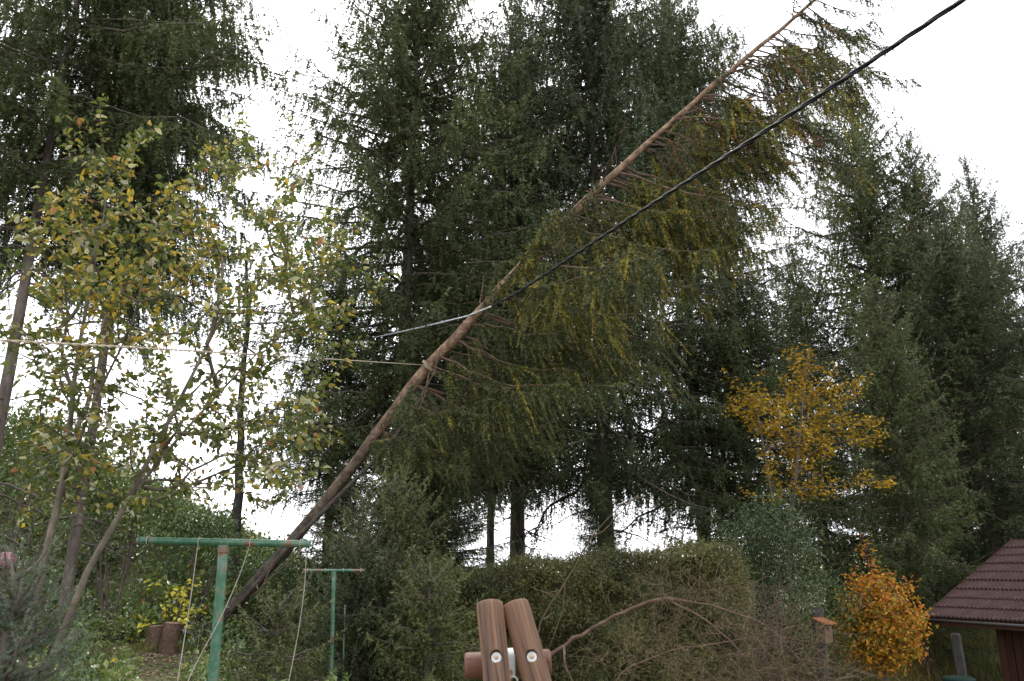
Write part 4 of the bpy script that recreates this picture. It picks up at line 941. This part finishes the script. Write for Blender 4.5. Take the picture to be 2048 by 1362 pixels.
# ------------------------------------------------------------------ broken branches in front of the hedge
def brush():
    r = R_(131); Y = 6.6
    main = [at(1075, 1330, 6.9), at(1130, 1290, 6.8), at(1180, 1258, 6.7), at(1250, 1222, 6.6), at(1325, 1195, 6.5), at(1440, 1214, 6.4), at(1530, 1248, 6.4), at(1590, 1305, 6.4), at(1630, 1370, 6.4)]
    arm = [at(1128, 1290, 6.8), at(1126, 1315, 6.75), at(1140, 1352, 6.7), at(1160, 1400, 6.7)]
    arm2 = [main[4], at(1400, 1230, 6.3), at(1470, 1290, 6.2), at(1530, 1370, 6.2)]
    arm3 = [at(1200, 1420, 6.6), at(1245, 1340, 6.5), at(1340, 1300, 6.4), at(1480, 1280, 6.5), at(1600, 1250, 6.6)]
    b = main[0].copy(); b[2] = 0
    root = thing('broken_branch', 'large broken brown branch with bare twigs arching in front of the hedge', 'branch', tuple(b))
    def sm(p, n):
        p = np.array(p); c = np.concatenate([[0], np.cumsum(np.linalg.norm(np.diff(p, axis=0), axis=1))]); s = np.linspace(0, c[-1], n)
        q = np.column_stack([np.interp(s, c, p[:, k]) for k in range(3)]); q[1:-1] = (q[:-2]+q[1:-1]*2+q[2:])/4; q[1:-1] += r.normal(0, .004, (n-2, 3)); return q
    M = sm(main, 34); g = Geo(); rad = np.interp(np.linspace(0, 1, 34), [0, .1, .4, .6, 1], [.021, .0165, .014, .009, .004])*(1+r.normal(0, .06, 34)); g.tube(M, rad, 8); part('limb', g, M_limb, root, True)
    A = [sm(arm, 10), sm(arm2, 16), sm(arm3, 18)]
    for q, a in zip(A, (.012, .009, .009)):
        g = Geo(); g.tube(q, np.linspace(a, .004, len(q)), 6); part('side_limb', g, M_limb, root, True)
    att = []
    for x, y, sx, sy, n in [(1480, 1270, 100, 45, 90), (1420, 1190, 80, 30, 40), (1550, 1325, 65, 34, 80), (1350, 1300, 90, 50, 60), (1480, 1340, 90, 35, 70), (1630, 1352, 45, 22, 34), (1230, 1330, 60, 40, 22), (1380, 1165, 70, 22, 20), (1560, 1235, 60, 30, 26), (1290, 1240, 40, 40, 10), (1670, 1345, 40, 18, 8)]:
        for _ in range(n): att.append(at(x+r.normal(0, .8)*sx, y+r.normal(0, .8)*sy, r.normal(6.45, .35)))
    ch = grow(r, [M]+A, att, .07, .5, .15, .0013, .33)
    g = Geo()
    for p, q in ch: g.tube(p, np.minimum(q*1.05, .009), 4, cap=False)
    # secondary whiskers
    for p, q in ch:
        for _ in range(3):
            a = p[r.integers(1, len(p))]; d = nrm((p[-1]-p[0])+r.normal(0, .5, 3)*np.linalg.norm(p[-1]-p[0])); L = r.uniform(.08, .32)
            f = np.linspace(0, 1, 5)[:, None]; g.tube(a+d*L*f+r.normal(0, .01, 3)*f*2-UPV*.12*L*f**2+(np.array([.2, 0, .1])*L)*f**2, np.linspace(.0020, .001, 5), 3, cap=False)
    part('twigs', g, M_twig, root, kind='stuff')
    P, D = leaf_points(r, ch, .10, .01, .3, .8); k = r.random(len(P)) < .6; P, D = P[k], D[k]
    g = Geo(); needles(g, P, D, r.uniform(.06, .16, len(P)), .1, np.clip(r.normal(.62, .16, len(P)), 0, .88), .016, .008, 1, .25, r); part('needles', g, M_hedge, root, kind='stuff')
    # slender dead shoot standing up
    p = sm([at(1070, 1440, 7.2), at(1075, 1250, 7.2), at(1130, 1165, 7.2), at(1180, 1078, 7.2), at(1215, 1035, 7.2), at(1252, 1003, 7.2), at(1292, 992, 7.2)], 24)
    o = thing('dead_shoot', 'slender dead stem rising from the brush with a bent tip', 'branch', tuple(p[0]))
    g = Geo(); g.tube(p, np.linspace(.010, .0035, 24), 5); part('stem', g, M_twig, o, True)
    for q in ([(1240, 1010), (1285, 992), (1315, 1012)], [(1180, 1078), (1215, 1055), (1262, 1000)], [(1110, 1190), (1085, 1185), (1060, 1172)], [(1130, 1165), (1125, 1230), (1095, 1300)], [(1118, 1182), (1098, 1186), (1082, 1205)]):
        g = Geo(); g.tube(sm([at(a, b_, 7.2) for a, b_ in q], 8), np.linspace(.006, .0025, 8), 4); part('twig', g, M_twig, o)
brush()

# ------------------------------------------------------------------ log frame in the foreground
def logs():
    r = R_(141)
    root = thing('log_swing_frame', 'foreground wooden frame of two leaning logs bolted to a round crossbeam', 'wooden frame', (0.05, 2.6, 0))
    def log(t, b, Y1, Y2, rad, mat, bolt, cracks):
        T = at(*t, Y1); Bq = at(*b, Y2); d = nrm(Bq-T); L = (T[2]+.02)/(-d[2]); B = T+d*L
        q = np.concatenate([[0, .0008, .004, .012], np.linspace(.02, 1, 26)])
        rr = np.full(len(q), rad); rr[:4] = [rad*.86, rad*.92, rad*.97, rad]; rr[4:] += r.normal(0, rad*.006, 26)
        g = Geo(); q = np.concatenate([q[:5], np.linspace(.03, .45, 70), np.linspace(.5, 1, 12)]); rr = np.interp(q, np.concatenate([[0, .0008, .004, .012], np.linspace(.02, 1, 26)]), rr)
        pts = T+(B-T)*q[:, None]; ns = 132; g.tube(pts-T, rr, ns)
        V = g.v[0]; nq = len(q); ang = np.arange(ns)*2*math.pi/ns
        dev = np.zeros((nq, ns))
        for c0, z0, z1, dp, wd in cracks:
            th = c0+.05*np.sin(q*23+c0)+.03*np.sin(q*57+2*c0); f = np.clip((q-z0)/.03, 0, 1)*np.clip((z1-q)/.05, 0, 1)
            da = (ang[None]-th[:, None]+math.pi) % (2*math.pi)-math.pi
            dev -= dp*f[:, None]*np.exp(-(da/wd)**2)
        dev += .0007*np.sin(ang*9+3)[None]+.0005*np.sin(ang*17)[None]+.0012*np.sin(ang[None]*2+q[:, None]*11)
        cen = np.repeat((pts-T), ns, axis=0); dirv = nrm(V[:nq*ns]-cen); V[:nq*ns] += dirv*dev.reshape(-1)[:, None]
        zq = Vector(tuple(-d)).to_track_quat('Z', 'Y'); inv = np.array(zq.to_matrix()).T
        for i in range(len(g.v)): g.v[i] = g.v[i]@inv.T
        m = g.mesh('post', mat, smooth=True)
        o = link('post', m, root); o.location = Vector(tuple(T-np.array(root.location))); o.rotation_mode = 'QUATERNION'; o.rotation_quaternion = zq
        # countersunk bolt hole cut into the log
        c = at(*bolt, 1.0); ray = nrm(c-np.array([0, 0, EYE]))
        w = np.array([0, 0, EYE])-T; n_ = np.cross(ray, -d); # nearest point of the sight line to the log axis
        dd = -d; a_ = 1-np.dot(ray, dd)**2; s_ = (np.dot(ray, dd)*np.dot(dd, w)-np.dot(ray, w))/a_
        hit = np.array([0, 0, EYE])+ray*s_; axp = T+d*np.dot(hit-T, d); off = hit-axp
        k = math.sqrt(max(rad**2-np.dot(off, off), 1e-6)); surf = hit-ray*k*1.0
        nrmal = nrm(np.array([0, -1, 0])-d*np.dot(np.array([0, -1, 0]), d))
        bm = bmesh.new(); bmesh.ops.create_cone(bm, cap_ends=True, segments=28, radius1=.0215, radius2=.0215, depth=.06)
        cut_m = bpy.data.meshes.new('cutter'); bm.to_mesh(cut_m); bm.free(); cut = bpy.data.objects.new('cutter', cut_m); col.objects.link(cut)
        cut.matrix_world = Matrix.Translation(Vector(tuple(surf+nrmal*.006))) @ Vector(tuple(nrmal)).to_track_quat('Z', 'Y').to_matrix().to_4x4()
        md = o.modifiers.new('hole', 'BOOLEAN'); md.object = cut; md.operation = 'DIFFERENCE'; md.solver = 'EXACT'
        bpy.context.view_layer.update(); dg = bpy.context.evaluated_depsgraph_get(); nm = bpy.data.meshes.new_from_object(o.evaluated_get(dg))
        o.modifiers.clear(); o.data = nm; bpy.data.objects.remove(cut)
        nm.name = 'post'
        p0 = surf-nrmal*.021
        g = Geo(); g.tube([p0, p0+nrmal*.003], .0180, 24); wa = part('washer', g, M_zinc, root)
        g = Geo(); g.tube([p0+nrmal*.003, p0+nrmal*.010], .0085, 6); part('nut', g, M_nut, root, parent=wa)
        g = Geo(); g.tube([p0+nrmal*.010, p0+nrmal*.016], .0045, 10); part('bolt_end', g, M_nut, root, parent=wa)
        # drying cracks standing along the grain
        return T, d
    T1, d1 = log((979, 1206), (994, 1362), 3.10, 3.00, .050, M_log1, (992, 1312), [(a, r.uniform(-.05, .2), r.uniform(.2, .6), r.uniform(.002, .006), r.uniform(.025, .05)) for a in np.arange(0, 6.28, .33)])
    T2, d2 = log((1030, 1207), (1074, 1362), 3.12, 3.02, .050, M_log2, (1063, 1311), [(a, r.uniform(-.05, .15), r.uniform(.2, .6), r.uniform(.003, .007), r.uniform(.025, .04)) for a in np.arange(.2, 6.28, .9)])
    a = at(929, 1332, 3.17); b = at(1101, 1324, 3.19)
    q = np.concatenate([[0, .015, .04], np.linspace(.08, .92, 14), [.96, .985, 1]])[:, None]
    rr = np.full(len(q), .047); rr[[0, -1]] = .042; rr[[1, -2]] = .046
    g = Geo(); g.tube(a+(b-a)*q, rr, 36); part('crossbeam', g, M_log3, root, True)
    # metal hanger strap round the crossbeam, lug bolt and ring
    ax = nrm(b-a); c = at(1021, 1327, 3.18); u = nrm(np.array([0, -1, 0])-ax*ax[1]*-1); v = np.cross(ax, u); v = v if v[2] > 0 else -v
    th = np.linspace(-.6, math.pi+.6, 30)
    inner = [c+(v*math.cos(t-math.pi/2+math.pi/2-1.2)+u*math.sin(t-1.2))*.0515 for t in np.linspace(.2, 3.6, 26)]
    g = Geo(); vv = []; ff = []
    for p in inner:
        n_ = nrm(p-c)
        for s in (-1, 1):
            for h in (0, .003): vv.append(p+ax*.014*s+n_*h)
    for i in range(len(inner)-1):
        k = i*4; m = k+4
        for x, y in ((0, 1), (1, 3), (3, 2), (2, 0)): ff += [[k+x, k+y, m+y], [k+x, m+y, m+x]]
    g.add(np.array(vv), np.array(ff)); part('hanger_strap', g, M_zinc, root)
    e = at(1021, 1344, 3.115); nn = np.array([0, -1, 0.])
    g = Geo(); g.tube([e+nn*-.004, e+nn*.003], .0165, 20); lug = part('lug', g, M_zinc, root)
    g = Geo(); g.tube([e+nn*.003, e+nn*.011], .009, 6); part('bolt_head', g, M_nut, root, parent=lug)
    rc = at(1027, 1362, 3.10); t = np.linspace(0, 2*math.pi, 26)
    g = Geo(); g.tube(np.column_stack([rc[0]+.014*np.cos(t), rc[1]+.004*np.sin(t), rc[2]+.014*np.sin(t)]), .0032, 8); part('ring', g, M_zinc, root, True)
logs()

# ------------------------------------------------------------------ nest box post, grey post, green barrel
def nestbox():
    Y = 12.0; t = at(1634, 1216, Y); zg = float(gz(t[0], Y)); b = np.array([t[0]-.02, Y, zg-.1])
    o = thing('wooden_post', 'weathered round post carrying the nest box', 'post', (b[0], Y, zg))
    q = np.linspace(0, 1, 8)[:, None]; g = Geo(); g.tube(b+(t-b)*q, .085, 14); part('shaft', g, M_post, o, True)
    c = at(1648, 1262, Y-.19); Rz = np.array([[math.cos(.5), -math.sin(.5), 0], [math.sin(.5), math.cos(.5), 0], [0, 0, 1]])
    h = thing('nest_box', 'small wooden nest box with an orange brown roof on the weathered post', 'nest box', tuple(c))
    g = Geo(); g.box(c+[0, 0, -.02], (.15, .15, .26), Rz); part('body', g, M_box, h)
    tilt = np.array([[1, 0, 0], [0, math.cos(.28), -math.sin(.28)], [0, math.sin(.28), math.cos(.28)]])
    g = Geo(); g.box(c+Rz@np.array([0, -.02, .135]), (.22, .25, .018), Rz@tilt); part('lid', g, M_boxroof, h)
    f = c+Rz@np.array([0, -.077, .03]); n = Rz@np.array([0, -1, 0]); g = Geo(); g.tube([f-n*.001, f+n*.003], .022, 18); part('entrance_hole', g, M_dark, h)
nestbox()
def grey_post():
    Y = 11.6; t = at(1911, 1271, Y); zg = float(gz(t[0], Y)); b = np.array([t[0]+.05, Y, zg-.1])
    o = thing('concrete_post', 'short grey post between the orange bush and the shed wall', 'post', (b[0], Y, zg))
    g = Geo(); g.tube(b+(t-b)*np.linspace(0, 1, 8)[:, None], .072, 4); part('shaft', g, M_post, o)
    g = Geo(); g.tube([t-UPV*.002, t+UPV*.03], [.078, .06], 4); part('cap', g, M_post, o)
    Y = 10.6; t = at(1917, 1354, Y); zg = float(gz(t[0], Y))
    o = thing('rain_barrel', 'dark green barrel lid peeping over the bottom edge below the grey post', 'barrel', (t[0], Y, zg))
    z = np.array([zg, zg+.1, zg+.3, (zg+t[2])/2, t[2]-.12, t[2]-.05]); g = Geo(); g.tube(np.column_stack([np.full(6, t[0]), np.full(6, Y), z]), [.15, .17, .185, .19, .18, .165], 28); part('body', g, M_bin, o, True)
    g = Geo(); g.tube([[t[0], Y, t[2]-.05], [t[0], Y, t[2]-.02], [t[0], Y, t[2]]], [.19, .19, .165], 28); part('lid', g, M_bin, o)
grey_post()

# ------------------------------------------------------------------ shed with maroon tile sheets
def shed():
    A = math.radians(60); e = np.array([math.cos(A), -math.sin(A), 0]); s = np.array([math.sin(A), math.cos(A), 0])
    O = at(1850, 1234, 14.0); slope = math.radians(23); zg = -1.35
    root = thing('shed', 'small wooden shed with a maroon tiled roof at the right edge', 'shed', (O[0], O[1], zg))
    def W(u, v, z): return O+e*u+s*v+UPV*z
    sl = nrm(s*math.cos(slope)+UPV*math.sin(slope)); nn = np.cross(e, sl); nn = nn if nn[2] > 0 else -nn
    U = 3.4; rows = 9; rl = .365
    nu = int(U/.07*6); us = np.linspace(0, U, nu); wave = .014*np.sin(us*2*math.pi/.07)
    g = Geo()
    prof = [(0, .030), (.015, .034), (.12, .028), (.25, .018), (.365, .008)]
    V = np.concatenate([O*0+e[None]*us[:, None]+sl[None]*d+nn[None]*(h+wave*(1 if k else 1))[:, None] for k, (d, h) in enumerate(prof)]+[e[None]*us[:, None]+nn[None]*(wave-.002)[:, None]])
    F = []
    i = np.arange(nu-1)
    for k in range(len(prof)-1):
        F += [np.stack([k*nu+i, k*nu+i+1, (k+1)*nu+i+1], -1), np.stack([k*nu+i, (k+1)*nu+i+1, (k+1)*nu+i], -1)]
    k = len(prof); F += [np.stack([k*nu+i, k*nu+i+1, i+1], -1), np.stack([k*nu+i, i+1, i], -1)]
    g.add(V, np.concatenate(F)); rm = g.mesh('roof_sheet', M_roof, smooth=False)
    for k in range(rows):
        o = link('roof_sheet', rm, root); o.location = Vector(tuple(O+sl*(k*rl)-np.array(root.location)+nn*random.uniform(-.003, .003)+e*random.uniform(-.02, .02))); o.rotation_euler = (random.uniform(-.002, .002), random.uniform(-.002, .002), random.uniform(-.002, .002))
    vr = rows*rl*math.cos(slope); zr = rows*rl*math.sin(slope)
    # far slope, deck and fascia
    g = Geo(); Rf = np.column_stack([e, sl, nn]); g.box(W(U/2, 0, 0)+sl*(rows*rl/2)-nn*.03, (U-.02, rows*rl, .022), Rf); part('roof_deck', g, M_trim, root)
    sl2 = nrm(s*math.cos(slope)-UPV*math.sin(slope)); n2 = np.cross(e, sl2); n2 = n2 if n2[2] > 0 else -n2
    g = Geo(); g.box(W(U/2, vr, zr)+sl2*1.6+n2*.02, (U, 3.2, .03), np.column_stack([e, sl2, n2])); part('back_roof', g, M_roof, root)
    g = Geo(); p = [W(-.02, -.055, -.035), W(U/2, -.055, -.045), W(U+.02, -.055, -.05)]; g.tube(p, .02, 10); part('gutter', g, M_metalg, root, True)
    g = Geo(); g.box(W(U/2, -.012, -.07), (U-.01, .02, .10), np.column_stack([e, s, UPV])); part('fascia', g, M_trim, root)
    g = Geo(); g.box(W(0, 0, 0)+e*-.012+sl*(rows*rl/2)-nn*.02, (.02, rows*rl, .11), Rf); part('verge_board', g, M_trim, root)
    # walls: front wall of upright boards, corner post, side walls
    u0, v0, hw = 1.02, .42, .05; h = O[2]-zg
    zt = h+.06; nb = 15; bw = (U-.5-u0)/nb; Rw = np.column_stack([e, s, UPV])
    for i in range(nb):
        g = Geo(); g.box(W(u0+bw*(i+.5), v0+.012*(i % 2), (zt/2)-h), (bw-.012, .022, zt), Rw); part('plank', g, M_wallw, root)
    g = Geo(); g.box(W(u0-.03, v0-.012, (zt/2)-h), (.11, .09, zt), Rw); part('corner_post', g, M_trim, root)
    g = Geo(); g.box(W((u0+U-.5)/2, v0+.06, zt/2-h), (U-.5-u0, .03, zt), Rw); part('inner_wall', g, M_trim, root)
    depth = 2*vr-2*v0
    for uu, nm in ((u0, 'side_wall'), (U-.5, 'side_wall')):
        g = Geo(); g.box(W(uu, v0+.08+depth/2-.04, zt/2-h), (.05, depth-.12, zt), Rw)
        tri = np.array([W(uu-.02, v0+.1, zt-h), W(uu-.02, v0+depth-.1, zt-h), W(uu-.02, vr, zr-.10), W(uu+.02, v0+.1, zt-h), W(uu+.02, v0+depth-.1, zt-h), W(uu+.02, vr, zr-.10)])
        g.add(tri, [[0, 1, 2], [3, 5, 4], [0, 2, 5], [0, 5, 3], [1, 4, 5], [1, 5, 2]]); part(nm, g, M_wallw, root)
    g = Geo(); g.box(W((u0+U-.5)/2, v0+depth, zt/2-h), (U-.5-u0, .05, zt), Rw); part('back_wall', g, M_wallw, root)
shed()
